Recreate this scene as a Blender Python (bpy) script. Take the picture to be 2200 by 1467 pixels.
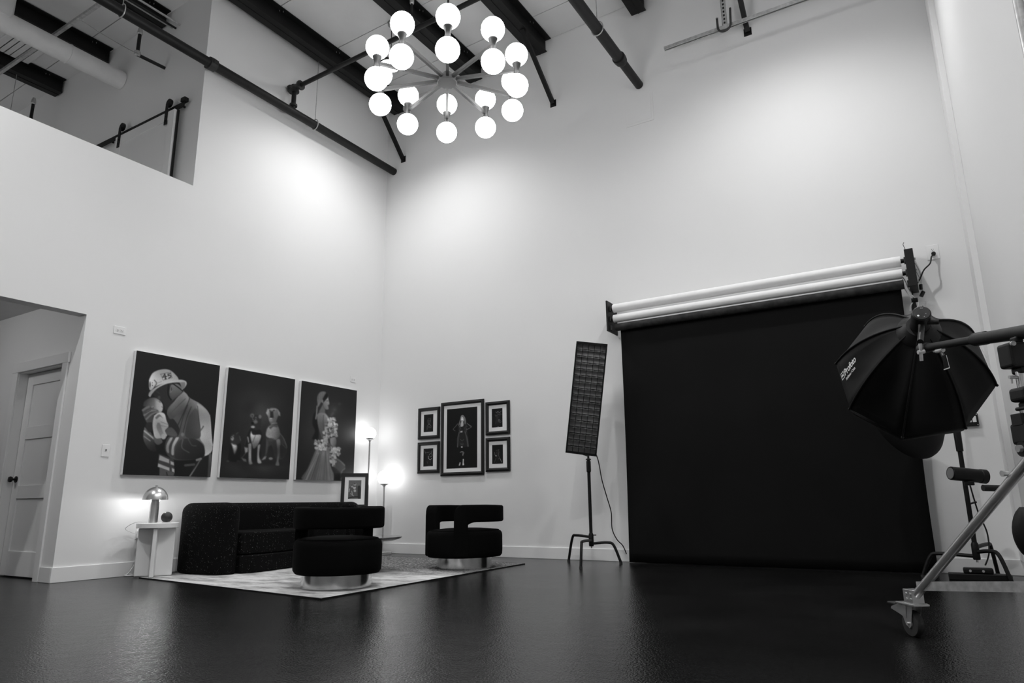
import bpy, bmesh, math, random
import numpy as np
from mathutils import Vector, Matrix

for o in list(bpy.data.objects): bpy.data.objects.remove(o, do_unlink=True)
SC = bpy.context.scene
COL = SC.collection
random.seed(7)

# ------------------------------------------------------------------ camera
F_PX, YAW, PITCH, ROLL = 1482.7, -0.5488, 0.2302, -0.0111
CAM = Vector((7.015, -7.676, 0.66))
fw = Vector((math.sin(YAW)*math.cos(PITCH), math.cos(YAW)*math.cos(PITCH), math.sin(PITCH)))
r0 = Vector((math.cos(YAW), -math.sin(YAW), 0)); u0 = r0.cross(fw)
RT = r0*math.cos(ROLL) + u0*math.sin(ROLL)
UP = -r0*math.sin(ROLL) + u0*math.cos(ROLL)
cam_data = bpy.data.cameras.new('camera'); cam = bpy.data.objects.new('camera', cam_data); COL.objects.link(cam)
M = Matrix((( RT.x, UP.x, -fw.x, CAM.x), (RT.y, UP.y, -fw.y, CAM.y), (RT.z, UP.z, -fw.z, CAM.z), (0,0,0,1)))
cam.matrix_world = M
cam_data.sensor_width = 36; cam_data.lens = F_PX/2200*36; cam_data.clip_start = 0.05
SC.camera = cam
def ray(px, py): return fw + RT*((px-1100)/F_PX) - UP*((py-733.5)/F_PX)
def P(px, py, axis, val):            # point seen at a pixel on the plane axis = val
    d = ray(px, py); t = (val-CAM[axis])/d[axis]; return CAM + d*t
def PD(px, py, depth): return CAM + ray(px, py)*depth

# ------------------------------------------------------------------ world, exposure, lamps' strengths
W_ = bpy.data.worlds.new('world'); SC.world = W_; W_.use_nodes = True
W_.node_tree.nodes['Background'].inputs[0].default_value = (0.5,0.5,0.5,1)
W_.node_tree.nodes['Background'].inputs[1].default_value = 0.02
SC.view_settings.view_transform = 'Standard'; SC.view_settings.look = 'None'
SC.view_settings.exposure = 0.55; SC.view_settings.gamma = 1.0; SC.view_settings.use_curve_mapping = False
HIGHBAY_W = 205; REAR_W = 355; GLOBE_L = 16; FLOORLAMP_L = 5; TABLELAMP_W = 6; HALL_FILL_W = 12

# ------------------------------------------------------------------ materials
def lin(v):
    v = v/255.0
    return v/12.92 if v <= .04045 else ((v+.055)/1.055)**2.4
MATS = {}
def mat(name, g, rough=.5, metal=0., spec=.5, bump=None, var=None, emit=None, coat=0):
    if name in MATS: return MATS[name]
    m = bpy.data.materials.new(name); m.use_nodes = True
    nt = m.node_tree; b = nt.nodes['Principled BSDF']
    b.inputs['Base Color'].default_value = (g,g,g,1); b.inputs['Roughness'].default_value = rough
    b.inputs['Metallic'].default_value = metal; b.inputs['Specular IOR Level'].default_value = spec
    b.inputs['Coat Weight'].default_value = coat
    tc = nt.nodes.new('ShaderNodeTexCoord')
    if var:
        n = nt.nodes.new('ShaderNodeTexNoise'); n.inputs['Scale'].default_value = var[0]; n.inputs['Detail'].default_value = 4
        nt.links.new(tc.outputs['Object'], n.inputs['Vector'])
        r = nt.nodes.new('ShaderNodeValToRGB'); r.color_ramp.elements[0].position = .3; r.color_ramp.elements[1].position = .7
        a, c = g*(1-var[1]), g*(1+var[1])
        r.color_ramp.elements[0].color = (a,a,a,1); r.color_ramp.elements[1].color = (c,c,c,1)
        nt.links.new(n.outputs['Fac'], r.inputs[0]); nt.links.new(r.outputs[0], b.inputs['Base Color'])
    if bump:
        n = nt.nodes.new('ShaderNodeTexNoise'); n.inputs['Scale'].default_value = bump[0]; n.inputs['Detail'].default_value = 3
        nt.links.new(tc.outputs['Object'], n.inputs['Vector'])
        bp = nt.nodes.new('ShaderNodeBump'); bp.inputs['Strength'].default_value = bump[1]; bp.inputs['Distance'].default_value = bump[2]
        nt.links.new(n.outputs['Fac'], bp.inputs['Height']); nt.links.new(bp.outputs[0], b.inputs['Normal'])
    if emit:
        b.inputs['Emission Color'].default_value = (1,1,1,1); b.inputs['Emission Strength'].default_value = emit
    MATS[name] = m; return m
WALL = mat('wall_paint', .80, .6, bump=(60,.08,.002))
WALLB = mat('wall_paint_back', .80, .6, bump=(60,.08,.002))
CEIL = mat('ceiling_panel_white', .72, .55, var=(3,.03))
TRIM = mat('trim_white', .82, .35)
DOORM = mat('door_white', .80, .4)
BLACKM = mat('black_metal', .006, .5, spec=.28, var=(6,.25))
PIPEM = mat('black_pipe', .008, .5, spec=.35, var=(9,.3))
STEEL = mat('galvanised_steel', .50, .40, .6, var=(30,.2))
CHROME = mat('chrome', .62, .16, 1.0, var=(20,.05))
BRUSHED = mat('brushed_steel', .60, .30, .85, var=(25,.06))
ARMM = mat('chandelier_black', .010, .55, spec=.25, var=(20,.1))
GUN = mat('gunmetal', .035, .5, .3, var=(20,.1))
VELVET = mat('black_velvet', .0028, .9, spec=.06, bump=(220,.1,.001), var=(4,.25))
PLASTIC = mat('black_plastic', .006, .45, spec=.3, var=(12,.2))
NYLON = mat('black_nylon', .007, .65, spec=.2, bump=(150,.15,.001), var=(5,.25))
WHITEP = mat('white_plastic', .82, .35)
PLASTER = mat('white_plaster', .78, .55, bump=(40,.1,.002))
PAPERW = mat('white_paper', .85, .7, var=(8,.02))
PAPERB = mat('black_paper', .0075, .8, spec=.1, var=(1.5,.12))
PAPERD = mat('dark_roll', .028, .7, spec=.2, var=(14,.45))
MATBOARD = mat('mat_board', .80, .8)
FRAME = mat('frame_black', .008, .45, spec=.3, var=(9,.2))
CANVASW = mat('canvas_white', .82, .7)
GREYPL = mat('grey_plastic', .25, .5)
RUBBER = mat('rubber', .02, .7)
ORB = mat('dark_ceramic', .03, .55, var=(10,.2))
CABLEW = mat('white_cable', .75, .4)
GLOBE = mat('lit_globe', .9, .3, emit=GLOBE_L)
GLOBE2 = mat('lit_glass_globe', .9, .3, emit=FLOORLAMP_L)
BULB = mat('lit_lamp_disc', .9, .3, emit=30)
DUCTM = mat('white_duct', .70, .5, var=(5,.05))

def floor_mat():
    m = bpy.data.materials.new('polished_black_concrete'); m.use_nodes = True; nt = m.node_tree; b = nt.nodes['Principled BSDF']
    tc = nt.nodes.new('ShaderNodeTexCoord')
    n1 = nt.nodes.new('ShaderNodeTexNoise'); n1.inputs['Scale'].default_value = 1.3; n1.inputs['Detail'].default_value = 6
    nt.links.new(tc.outputs['Object'], n1.inputs['Vector'])
    r = nt.nodes.new('ShaderNodeValToRGB'); r.color_ramp.elements[0].color = (.006,.006,.006,1); r.color_ramp.elements[1].color = (.013,.013,.013,1)
    r.color_ramp.elements[0].position = .3; r.color_ramp.elements[1].position = .75
    nt.links.new(n1.outputs['Fac'], r.inputs[0]); nt.links.new(r.outputs[0], b.inputs['Base Color'])
    rr = nt.nodes.new('ShaderNodeMapRange'); rr.inputs['To Min'].default_value = .12; rr.inputs['To Max'].default_value = .20
    nt.links.new(n1.outputs['Fac'], rr.inputs['Value']); nt.links.new(rr.outputs[0], b.inputs['Roughness'])
    b.inputs['IOR'].default_value = 1.28
    n2 = nt.nodes.new('ShaderNodeTexNoise'); n2.inputs['Scale'].default_value = 95; n2.inputs['Detail'].default_value = 2
    nt.links.new(tc.outputs['Object'], n2.inputs['Vector'])
    n3 = nt.nodes.new('ShaderNodeTexNoise'); n3.inputs['Scale'].default_value = 9; n3.inputs['Detail'].default_value = 3
    nt.links.new(tc.outputs['Object'], n3.inputs['Vector'])
    ad = nt.nodes.new('ShaderNodeMath'); ad.operation = 'ADD'
    nt.links.new(n2.outputs['Fac'], ad.inputs[0]); nt.links.new(n3.outputs['Fac'], ad.inputs[1])
    bp = nt.nodes.new('ShaderNodeBump'); bp.inputs['Strength'].default_value = .8; bp.inputs['Distance'].default_value = .003
    nt.links.new(ad.outputs[0], bp.inputs['Height']); nt.links.new(bp.outputs[0], b.inputs['Normal'])
    return m
def sparkle_mat():
    m = bpy.data.materials.new('black_boucle'); m.use_nodes = True; nt = m.node_tree; b = nt.nodes['Principled BSDF']
    tc = nt.nodes.new('ShaderNodeTexCoord')
    v = nt.nodes.new('ShaderNodeTexVoronoi'); v.inputs['Scale'].default_value = 135
    nt.links.new(tc.outputs['Object'], v.inputs['Vector'])
    c1 = nt.nodes.new('ShaderNodeMath'); c1.operation = 'LESS_THAN'; c1.inputs[1].default_value = .30
    nt.links.new(v.outputs['Distance'], c1.inputs[0])
    sp = nt.nodes.new('ShaderNodeSeparateColor'); nt.links.new(v.outputs['Color'], sp.inputs[0])
    c2 = nt.nodes.new('ShaderNodeMath'); c2.operation = 'GREATER_THAN'; c2.inputs[1].default_value = .80
    nt.links.new(sp.outputs[0], c2.inputs[0])
    pw = nt.nodes.new('ShaderNodeMath'); pw.operation = 'POWER'; pw.inputs[1].default_value = 3
    nt.links.new(sp.outputs[1], pw.inputs[0])
    m1 = nt.nodes.new('ShaderNodeMath'); m1.operation = 'MULTIPLY'; nt.links.new(c1.outputs[0], m1.inputs[0]); nt.links.new(c2.outputs[0], m1.inputs[1])
    m2 = nt.nodes.new('ShaderNodeMath'); m2.operation = 'MULTIPLY'; nt.links.new(m1.outputs[0], m2.inputs[0]); nt.links.new(pw.outputs[0], m2.inputs[1])
    mr = nt.nodes.new('ShaderNodeMapRange'); mr.inputs['To Min'].default_value = .0035; mr.inputs['To Max'].default_value = .30
    nt.links.new(m2.outputs[0], mr.inputs['Value'])
    cb = nt.nodes.new('ShaderNodeCombineColor')
    for i in range(3): nt.links.new(mr.outputs[0], cb.inputs[i])
    nt.links.new(cb.outputs[0], b.inputs['Base Color']); b.inputs['Roughness'].default_value = .9; b.inputs['Specular IOR Level'].default_value = .1
    n = nt.nodes.new('ShaderNodeTexNoise'); n.inputs['Scale'].default_value = 120
    nt.links.new(tc.outputs['Object'], n.inputs['Vector'])
    bp = nt.nodes.new('ShaderNodeBump'); bp.inputs['Strength'].default_value = .5; bp.inputs['Distance'].default_value = .004
    nt.links.new(n.outputs['Fac'], bp.inputs['Height']); nt.links.new(bp.outputs[0], b.inputs['Normal'])
    return m
def rug_mat():
    m = bpy.data.materials.new('distressed_rug'); m.use_nodes = True; nt = m.node_tree; b = nt.nodes['Principled BSDF']
    tc = nt.nodes.new('ShaderNodeTexCoord'); mp = nt.nodes.new('ShaderNodeMapping'); mp.inputs['Scale'].default_value = (1.0,2.6,1)
    nt.links.new(tc.outputs['Object'], mp.inputs['Vector'])
    n = nt.nodes.new('ShaderNodeTexNoise'); n.inputs['Scale'].default_value = 2.2; n.inputs['Detail'].default_value = 9; n.inputs['Roughness'].default_value = .72
    nt.links.new(mp.outputs[0], n.inputs['Vector'])
    r = nt.nodes.new('ShaderNodeValToRGB'); e = r.color_ramp.elements
    e[0].position = .36; e[0].color = (.20,.20,.20,1); e[1].position = .56; e[1].color = (.60,.60,.60,1)
    nt.links.new(n.outputs['Fac'], r.inputs[0])
    # woven darker field towards the far half of the rug
    sx = nt.nodes.new('ShaderNodeSeparateXYZ'); nt.links.new(tc.outputs['Object'], sx.inputs[0])
    n2 = nt.nodes.new('ShaderNodeTexNoise'); n2.inputs['Scale'].default_value = 1.6; n2.inputs['Detail'].default_value = 8; n2.inputs['Roughness'].default_value = .7
    nt.links.new(mp.outputs[0], n2.inputs['Vector'])
    a = nt.nodes.new('ShaderNodeMath'); a.operation = 'MULTIPLY_ADD'; a.inputs[1].default_value = 1.5; a.inputs[2].default_value = -.75
    nt.links.new(n2.outputs['Fac'], a.inputs[0])
    s = nt.nodes.new('ShaderNodeMath'); s.operation = 'ADD'; nt.links.new(sx.outputs['Y'], s.inputs[0]); nt.links.new(a.outputs[0], s.inputs[1])
    w = nt.nodes.new('ShaderNodeMapRange'); w.inputs['From Min'].default_value = -.15; w.inputs['From Max'].default_value = .35
    nt.links.new(s.outputs[0], w.inputs['Value'])
    n3 = nt.nodes.new('ShaderNodeTexNoise'); n3.inputs['Scale'].default_value = 40; n3.inputs['Detail'].default_value = 4
    nt.links.new(mp.outputs[0], n3.inputs['Vector'])
    r3 = nt.nodes.new('ShaderNodeValToRGB'); e = r3.color_ramp.elements
    e[0].position = .42; e[0].color = (.03,.03,.03,1); e[1].position = .66; e[1].color = (.42,.42,.42,1)
    nt.links.new(n3.outputs['Fac'], r3.inputs[0])
    mx = nt.nodes.new('ShaderNodeMix'); mx.data_type = 'RGBA'
    nt.links.new(w.outputs[0], mx.inputs['Factor']); nt.links.new(r.outputs[0], mx.inputs['A']); nt.links.new(r3.outputs[0], mx.inputs['B'])
    nt.links.new(mx.outputs['Result'], b.inputs['Base Color']); b.inputs['Roughness'].default_value = .95; b.inputs['Specular IOR Level'].default_value = .1
    bp = nt.nodes.new('ShaderNodeBump'); bp.inputs['Strength'].default_value = .5; bp.inputs['Distance'].default_value = .004
    nt.links.new(n3.outputs['Fac'], bp.inputs['Height']); nt.links.new(bp.outputs[0], b.inputs['Normal'])
    return m
def print_mat():
    m = bpy.data.materials.new('photo_print'); m.use_nodes = True; nt = m.node_tree; b = nt.nodes['Principled BSDF']
    a = nt.nodes.new('ShaderNodeAttribute'); a.attribute_name = 'ink'
    nt.links.new(a.outputs['Color'], b.inputs['Base Color']); b.inputs['Roughness'].default_value = .45; b.inputs['Specular IOR Level'].default_value = .25
    return m
FLOORM, SPARK, RUGM, PRINTM = floor_mat(), sparkle_mat(), rug_mat(), print_mat()

# ------------------------------------------------------------------ mesh helpers
WLOC = {}
class MB:
    def __init__(s): s.v = []; s.f = []
    def add(s, vs, fs):
        n = len(s.v); s.v += [Vector(p) for p in vs]; s.f += [tuple(i+n for i in f) for f in fs]; return s
    def box(s, lo, hi, rot=None, piv=None):
        (a,b,c),(d,e,f) = lo,hi
        vs = [Vector(p) for p in ((a,b,c),(d,b,c),(d,e,c),(a,e,c),(a,b,f),(d,b,f),(d,e,f),(a,e,f))]
        if rot is not None:
            piv = Vector(piv if piv is not None else (0,0,0)); vs = [rot@(p-piv)+piv for p in vs]
        return s.add(vs, [(3,2,1,0),(4,5,6,7),(0,1,5,4),(1,2,6,5),(2,3,7,6),(3,0,4,7)])
    def loft(s, rings, closed=False, caps=True):
        n = len(rings[0]); base = len(s.v); fs = []
        for r in rings: s.v += [Vector(p) for p in r]
        m = len(rings)
        for i in range(m if closed else m-1):
            A = base+i*n; B = base+((i+1)%m)*n
            for j in range(n):
                k = (j+1)%n; fs.append((A+j, A+k, B+k, B+j))
        if caps and not closed:
            fs.append(tuple(base+j for j in reversed(range(n)))); fs.append(tuple(base+(m-1)*n+j for j in range(n)))
        s.f += fs; return s
    def tube(s, pts, r, n=10, r_list=None):
        pts = [Vector(p) for p in pts]; rings = []
        up = Vector((0,0,1)); prev = None
        for i,p in enumerate(pts):
            t = (pts[min(i+1,len(pts)-1)]-pts[max(i-1,0)]).normalized()
            if prev is None:
                a = t.cross(up)
                if a.length < 1e-3: a = t.cross(Vector((1,0,0)))
            else:
                a = prev - t*prev.dot(t)
            a.normalize(); prev = a; b = t.cross(a); rr = r_list[i] if r_list else r
            rings.append([p + (a*math.cos(2*math.pi*k/n)+b*math.sin(2*math.pi*k/n))*rr for k in range(n)])
        return s.loft(rings)
    def lathe(s, prof, c=(0,0,0), n=32, axis=None):
        # prof: list of (radius, height); axis: direction (default z)
        c = Vector(c); ax = Vector(axis).normalized() if axis is not None else Vector((0,0,1))
        a = ax.orthogonal().normalized() if axis is not None else Vector((1,0,0)); b = ax.cross(a)
        rings = [[c + ax*h + (a*math.cos(2*math.pi*k/n)+b*math.sin(2*math.pi*k/n))*max(r,1e-4) for k in range(n)] for r,h in prof]
        return s.loft(rings)
    def prism(s, poly, z0, z1):
        n = len(poly); vs = [(x,y,z0) for x,y in poly]+[(x,y,z1) for x,y in poly]
        fs = [tuple(reversed(range(n))), tuple(range(n,2*n))]+[(i,(i+1)%n,n+(i+1)%n,n+i) for i in range(n)]
        return s.add(vs, fs)
    def build(s, name, m, parent=None, local=False, smooth=30, bevel=0, seg=2):
        me = bpy.data.meshes.new(name)
        off = WLOC.get(parent.name, Vector()) if (parent and not local) else Vector()
        me.from_pydata([p-off for p in s.v], [], s.f); me.validate()
        bm = bmesh.new(); bm.from_mesh(me); bmesh.ops.recalc_face_normals(bm, faces=bm.faces); bm.to_mesh(me); bm.free()
        if smooth:
            me.shade_smooth(); me.set_sharp_from_angle(angle=math.radians(smooth))
        o = bpy.data.objects.new(name, me); COL.objects.link(o); me.materials.append(m)
        if parent: o.parent = parent; WLOC[o.name] = off.copy()
        if bevel:
            b = o.modifiers.new('bevel','BEVEL'); b.width = bevel; b.segments = seg; b.limit_method = 'ANGLE'; b.harden_normals = False
        return o
def tag(o, label, cat, group=None, kind=None):
    o['label'] = label; o['category'] = cat
    if group: o['group'] = group
    if kind: o['kind'] = kind
    return o
def thing(name, loc, label, cat, group=None, rz=0, kind=None):
    o = bpy.data.objects.new(name, None); COL.objects.link(o); o.location = loc; o.rotation_euler.z = rz; o.empty_display_size = .1
    WLOC[o.name] = Vector(loc); return tag(o, label, cat, group, kind)
def struct(o, label, cat): return tag(o, label, cat, kind='structure')
def arc_pts(pts, n=8):       # catmull-rom through points
    pts = [Vector(p) for p in pts]; out = []
    for i in range(len(pts)-1):
        p0 = pts[max(i-1,0)]; p1 = pts[i]; p2 = pts[i+1]; p3 = pts[min(i+2,len(pts)-1)]
        for k in range(n):
            t = k/n
            out.append(.5*((2*p1)+(p2-p0)*t+(2*p0-5*p1+4*p2-p3)*t*t+(3*p1-p0-3*p2+p3)*t**3))
    return out+[pts[-1]]
def sphere_prof(r, n=16, h0=0):
    return [(r*math.sin(math.pi*i/n), h0-r*math.cos(math.pi*i/n)) for i in range(n+1)]
def light(name, kind, loc, power, parent=None, size=.1, **kw):
    l = bpy.data.lights.new(name, kind); l.energy = power; l.shadow_soft_size = size
    for k,v in kw.items(): setattr(l,k,v)
    o = bpy.data.objects.new(name, l); COL.objects.link(o); o.location = loc
    if parent: o.parent = parent; o.location = Vector(loc)-WLOC[parent.name]
    return o

# ------------------------------------------------------------------ the room
XW = 7.537; YB = -12.0; XM = -6.5            # right wall, wall behind the camera, far end of mezzanine
YL, ZL = -3.287, 4.302                       # mezzanine opening jamb and ledge
YO, ZH, ZHC = -4.26, 2.524, 2.735            # hall opening jamb, header, hall ceiling
def zc(x): return 7.04 + .028*x              # ceiling underside
struct(MB().box((XM,YB,-.2),(XW+.2,.2,0)).build('floor', FLOORM, smooth=0), 'polished black concrete floor with a wet-looking gloss', 'floor')
struct(MB().box((-.2,0,0),(XW+.2,.2,7.6)).build('wall_back', WALL, smooth=0), 'tall white back wall behind the black backdrop and framed prints', 'wall')
wl = MB().box((-.15,YO,0),(0,0,ZL)).box((-.15,YB,ZH),(0,YO,ZL)).box((-.15,YL,ZL),(0,0,7.6)).box((-.15,YB,0),(0,-6.2,ZH))
struct(wl.build('wall_left', WALL, smooth=0), 'tall white left wall with mezzanine opening and hallway opening', 'wall')
struct(MB().box((XW,YB,0),(XW+.2,0,7.6)).build('wall_right', WALL, smooth=0), 'white right wall beside the rolling boom stand', 'wall')
struct(MB().box((XM,YB-.2,0),(XW+.2,YB,7.6)).build('wall_front', WALL, smooth=0), 'white wall behind the camera', 'wall')
struct(MB().box((XM,YL,3.2),(-.15,YL+.15,7.6)).build('wall_mezzanine', WALL, smooth=0), 'shaded white mezzanine wall that carries the sliding barn door', 'wall')
struct(MB().box((XM-.2,YB,0),(XM,0,7.6)).build('wall_far', WALL, smooth=0), 'white end wall of the mezzanine and hallway', 'wall')
# hall: wall with a doorway
DX0, DX1, DZ = -1.215, -.305, 2.065
wh = MB().box((XM,YO,0),(DX0,YO+.14,ZHC)).box((DX1,YO,0),(-.15,YO+.14,ZHC)).box((DX0,YO,DZ),(DX1,YO+.14,ZHC))
struct(wh.build('wall_hall', WALL, smooth=0), 'white hallway wall around the panelled door', 'wall')
struct(MB().box((XM,YB,ZHC),(-.15,YL+.15,3.2)).build('ceiling_hall', CEIL, smooth=0), 'white hallway ceiling under the mezzanine floor', 'ceiling')
# ceiling: long insulated panels with open seams, one object each
ce = MB().add([(XM,YB,zc(XM)+.06),(XW+.2,YB,zc(XW)+.066),(XW+.2,.2,zc(XW)+.066),(XM,.2,zc(XM)+.06),
               (XM,YB,zc(XM)+.2),(XW+.2,YB,zc(XW)+.206),(XW+.2,.2,zc(XW)+.206),(XM,.2,zc(XM)+.2)],
              [(3,2,1,0),(4,5,6,7),(0,1,5,4),(1,2,6,5),(2,3,7,6),(3,0,4,7)])
ceiling = struct(ce.build('ceiling', GREYPL, smooth=0), 'high sloped white panel ceiling crossed by black beams', 'ceiling')
ys = [0.0, -.53] + [-.53-1.02*k for k in range(1,12)]
for a,b in zip(ys[:-1], ys[1:]):
    a2, b2 = a-.006, max(b,YB)+.006
    x0, x1 = XM+.01, XW-.005
    MB().add([(x0,b2,zc(x0)),(x1,b2,zc(x1)),(x1,a2,zc(x1)),(x0,a2,zc(x0)),(x0,b2,zc(x0)+.055),(x1,b2,zc(x1)+.055),(x1,a2,zc(x1)+.055),(x0,a2,zc(x0)+.055)],
      [(3,2,1,0),(4,5,6,7),(0,1,5,4),(1,2,6,5),(2,3,7,6),(3,0,4,7)]).build('ceiling_panel', CEIL, ceiling, smooth=0)
    if b < YB: break
# baseboards
struct(MB().box((0,-.016,0),(XW,0,.135)).build('baseboard_back', TRIM, smooth=0, bevel=.004), 'white baseboard along the back wall', 'baseboard')
struct(MB().box((0,YO-.016,0),(.016,-.016,.135)).box((-.2,YO-.016,0),(.0,YO,.135)).build('baseboard_left', TRIM, smooth=0, bevel=.004), 'white baseboard along the left wall', 'baseboard')
struct(MB().box((XW-.016,YB,0),(XW,-.016,.135)).build('baseboard_right', TRIM, smooth=0, bevel=.004), 'white baseboard along the right wall', 'baseboard')
# door and casing
yc = YO
cas = MB().box((DX0-.095,yc-.018,0),(DX0,yc,DZ+.02)).box((DX1,yc-.018,0),(DX1+.095,yc,DZ+.02)).box((DX0-.11,yc-.022,DZ),(DX1+.11,yc,DZ+.105))
struct(cas.build('trim_1', TRIM, smooth=0, bevel=.003), 'white flat casing around the hallway door', 'door casing')
door = thing('door_1', ((DX0+DX1)/2, YO+.09, .0), 'white three-panel hallway door with black round knob', 'door', kind='structure')
yd = YO+.09
st = MB().box((DX0+.006,yd,.015),(DX0+.125,yd+.04,DZ-.006)).box((DX1-.125,yd,.015),(DX1-.006,yd+.04,DZ-.006))
rails = [(.015,.25),(.76,.89),(1.36,1.49),(DZ-.13,DZ-.006)]
for a,b in rails: st.box((DX0+.125,yd,a),(DX1-.125,yd+.04,b))
st.build('door_frame', DOORM, door, smooth=0, bevel=.003)
for (a0,a1),(b0,b1) in zip(rails[:-1], rails[1:]):
    MB().box((DX0+.12,yd+.014,a1-.005),(DX1-.12,yd+.030,b0+.005)).build('door_panel', DOORM, door, smooth=0)
kp = Vector((DX0+.07, yd, .955))
kn = MB().lathe([(.0,0),(.033,0),(.033,.008),(.012,.012),(.011,.035),(.026,.042),(.030,.055),(.026,.068),(.0,.072)], kp, 24, (0,-1,0)).build('knob', BLACKM, door)
struct(MB().box((DX0,YO+.002,0),(DX0+.004,YO+.088,DZ)).box((DX1-.004,YO+.002,0),(DX1,YO+.088,DZ)).box((DX0,YO+.002,DZ-.004),(DX1,YO+.088,DZ)).build('trim_2', TRIM, smooth=0), 'white inner jamb of the hallway door opening', 'door jamb')
# access panel on back wall
ap = [P(*q,1,0) for q in ((1349,215),(1396,207),(1402,256),(1350,267))]
x0,x1 = (ap[0].x+ap[3].x)/2,(ap[1].x+ap[2].x)/2; z1,z0 = (ap[0].z+ap[1].z)/2,(ap[2].z+ap[3].z)/2
t = thing('access_panel', (x0,0,z0), 'painted-over square access panel high on the back wall', 'access panel')
MB().box((x0-.03,-.008,z0-.03),(x1+.03,0,z1+.03)).build('frame', WALL, t, smooth=0, bevel=.003)
MB().box((x0,-.012,z0),(x1,-.008,z1)).build('hatch', WALL, t, smooth=0, bevel=.002)

# ------------------------------------------------------------------ roof beams and braces
def beam(xa, xb, y0, y1, label, parent_label='roof beam'):
    xm = (xa+xb)/2; zt = zc(xm); h = .20
    t = thing('roof_beam', (xm,y1,zt-h), label, 'beam', 'black roof beams')
    w = xb-xa
    MB().box((xa,y0,zt-h),(xb,y1,zt-h+.012)).build('bottom_flange', BLACKM, t, smooth=0)
    MB().box((xa+.02,y0,zt-h+.012),(xa+.035,y1,zt-.012)).build('web', BLACKM, t, smooth=0)
    MB().box((xb-.035,y0,zt-h+.012),(xb-.02,y1,zt-.012)).build('web', BLACKM, t, smooth=0)
    MB().box((xa+.01,y0,zt-.014),(xb+.07,y1,zt-.002)).build('top_flange', BLACKM, t, smooth=0)
    MB().box((xm-.006,y0,zt-h-.006),(xm+.006,y1,zt-h)).build('lap_seam', BLACKM, t, smooth=0)
    for yy in [v-.0 for v in ys if y0 < v < y1][:4]:
        for dx in (-.02,.02):
            MB().lathe([(.0,-.02),(.004,-.02),(.004,.0),(.0,.0)], (xb+.02+dx*.6,yy+.05+dx,zt-.014), 6).build('screw', STEEL, t)
    return t
for xa,xb,lab in ((.13,.33,'black roof beam running along the left wall above the long pipe'),(1.62,1.86,'black roof beam passing behind the globe chandelier'),
                  (2.75,2.97,'black roof beam ending right of the chandelier with a brace below'),(4.26,4.46,'black roof beam end at top centre right of the dark pipe'),
                  (5.62,5.84,'black roof beam above the metal strut channel')):
    beam(xa,xb,YB+.05,-.02,lab)
for xa,xb,lab in ((-1.10,-.92,'black mezzanine beam beside the bundle of thin conduits'),(-2.46,-2.27,'black mezzanine beam directly above the white round duct'),(-3.74,-3.53,'black mezzanine beam at the far left edge')):
    beam(xa,xb,YB+.05,YL-.02,lab)
def brace(a, b, label):
    a, b = Vector(a), Vector(b); d = (b-a).normalized(); s = Vector((1,0,0)); n = d.cross(s).normalized()
    r = [[p+s*(sx*.028)+n*(sy*.022) for sx,sy in ((-1,-1),(1,-1),(1,1),(-1,1))] for p in (a,b)]
    t = thing('beam_brace', b, label, 'brace', 'diagonal beam braces')
    MB().loft(r).build('tube', BLACKM, t, smooth=0)
    MB().box((b.x-.045,-.008,b.z-.05),(b.x+.045,0,b.z+.05)).build('wall_plate', BLACKM, t, smooth=0)
e1 = P(866,342,1,-.01); e3 = P(1188,222,1,-.01); e5 = P(1606,68,1,-.01)
brace((e1.x-.09,-.62,6.85),e1,'black diagonal brace dropping to the back wall near the room corner')
brace((e3.x-.12,-.62,6.92),e3,'black diagonal brace dropping to the wall right of the chandelier')
brace((e5.x-.02,-.62,6.99),e5,'black diagonal brace crossing behind the metal strut channel')

# ------------------------------------------------------------------ pipes
def pipe(name, pts, r, m, label, cat='pipe', group=None, n=16):
    pts = [Vector(p) for p in pts]
    t = thing(name, pts[0], label, cat, group); MB().tube(pts, r, n).build('tube', m, t); return t
def hanger(x, y, z, ztop, t, rr):
    ring = [(x+rr*math.sin(a),y,z+rr*math.cos(a)*1.25+.008) for a in [2*math.pi*k/20 for k in range(21)]]
    MB().tube(ring, .007, 6).build('hanger_ring', STEEL, t)
    MB().tube([(x,y,z+rr*1.25),(x,y,ztop)], .005, 6).build('hanger_rod', STEEL, t)
PX, PZ = .15, 5.84
lp = thing('sprinkler_pipe', (PX,-.01,PZ), 'long black sprinkler main along the left wall with a riser', 'pipe')
MB().tube([(PX,YB+.05,PZ),(PX,-.005,PZ)], .057, 20).build('main_tube', PIPEM, lp)
def coupling(x,y,z,r,par,m):
    MB().lathe([(r,-.05),(r+.018,-.045),(r+.022,0),(r+.018,.045),(r,.05)], (x,y,z), 20, (0,1,0)).build('coupling', m, par)
    for s in (-1,1): MB().box((x-.015+s*(r+.022)-.012,y-.03,z-.02),(x+.015+s*(r+.022)-.0,y+.03,z+.02)).build('coupling_ear', m, par, smooth=0)
coupling(PX,P(455,140,0,PX).y,PZ,.057,lp,GUN)
yr = P(631,215,0,PX).y; zr = P(631,188,0,PX).z
MB().tube([(PX,yr,PZ+.05),(PX,yr,zr)], .032, 14).build('riser', PIPEM, lp)
MB().lathe([(.034,-.02),(.052,-.015),(.052,.015),(.034,.02)], (PX,yr,PZ+.10), 14).build('riser_coupling', GUN, lp)
tee = MB().tube([(PX,yr,zr-.06),(PX,yr,zr+.035)], .046, 14).tube([(PX-.08,yr,zr),(PX+.13,yr,zr)], .044, 14)
tee.lathe([(.044,-.014),(.066,-.012),(.066,.012),(.044,.014)], (PX+.12,yr,zr), 12, (1,0,0)).lathe([(.044,-.014),(.066,-.012),(.066,.012),(.044,.014)], (PX-.07,yr,zr), 12, (1,0,0)).lathe([(.046,-.014),(.066,-.012),(.066,.012),(.046,.014)], (PX,yr,zr-.05), 12)
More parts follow.
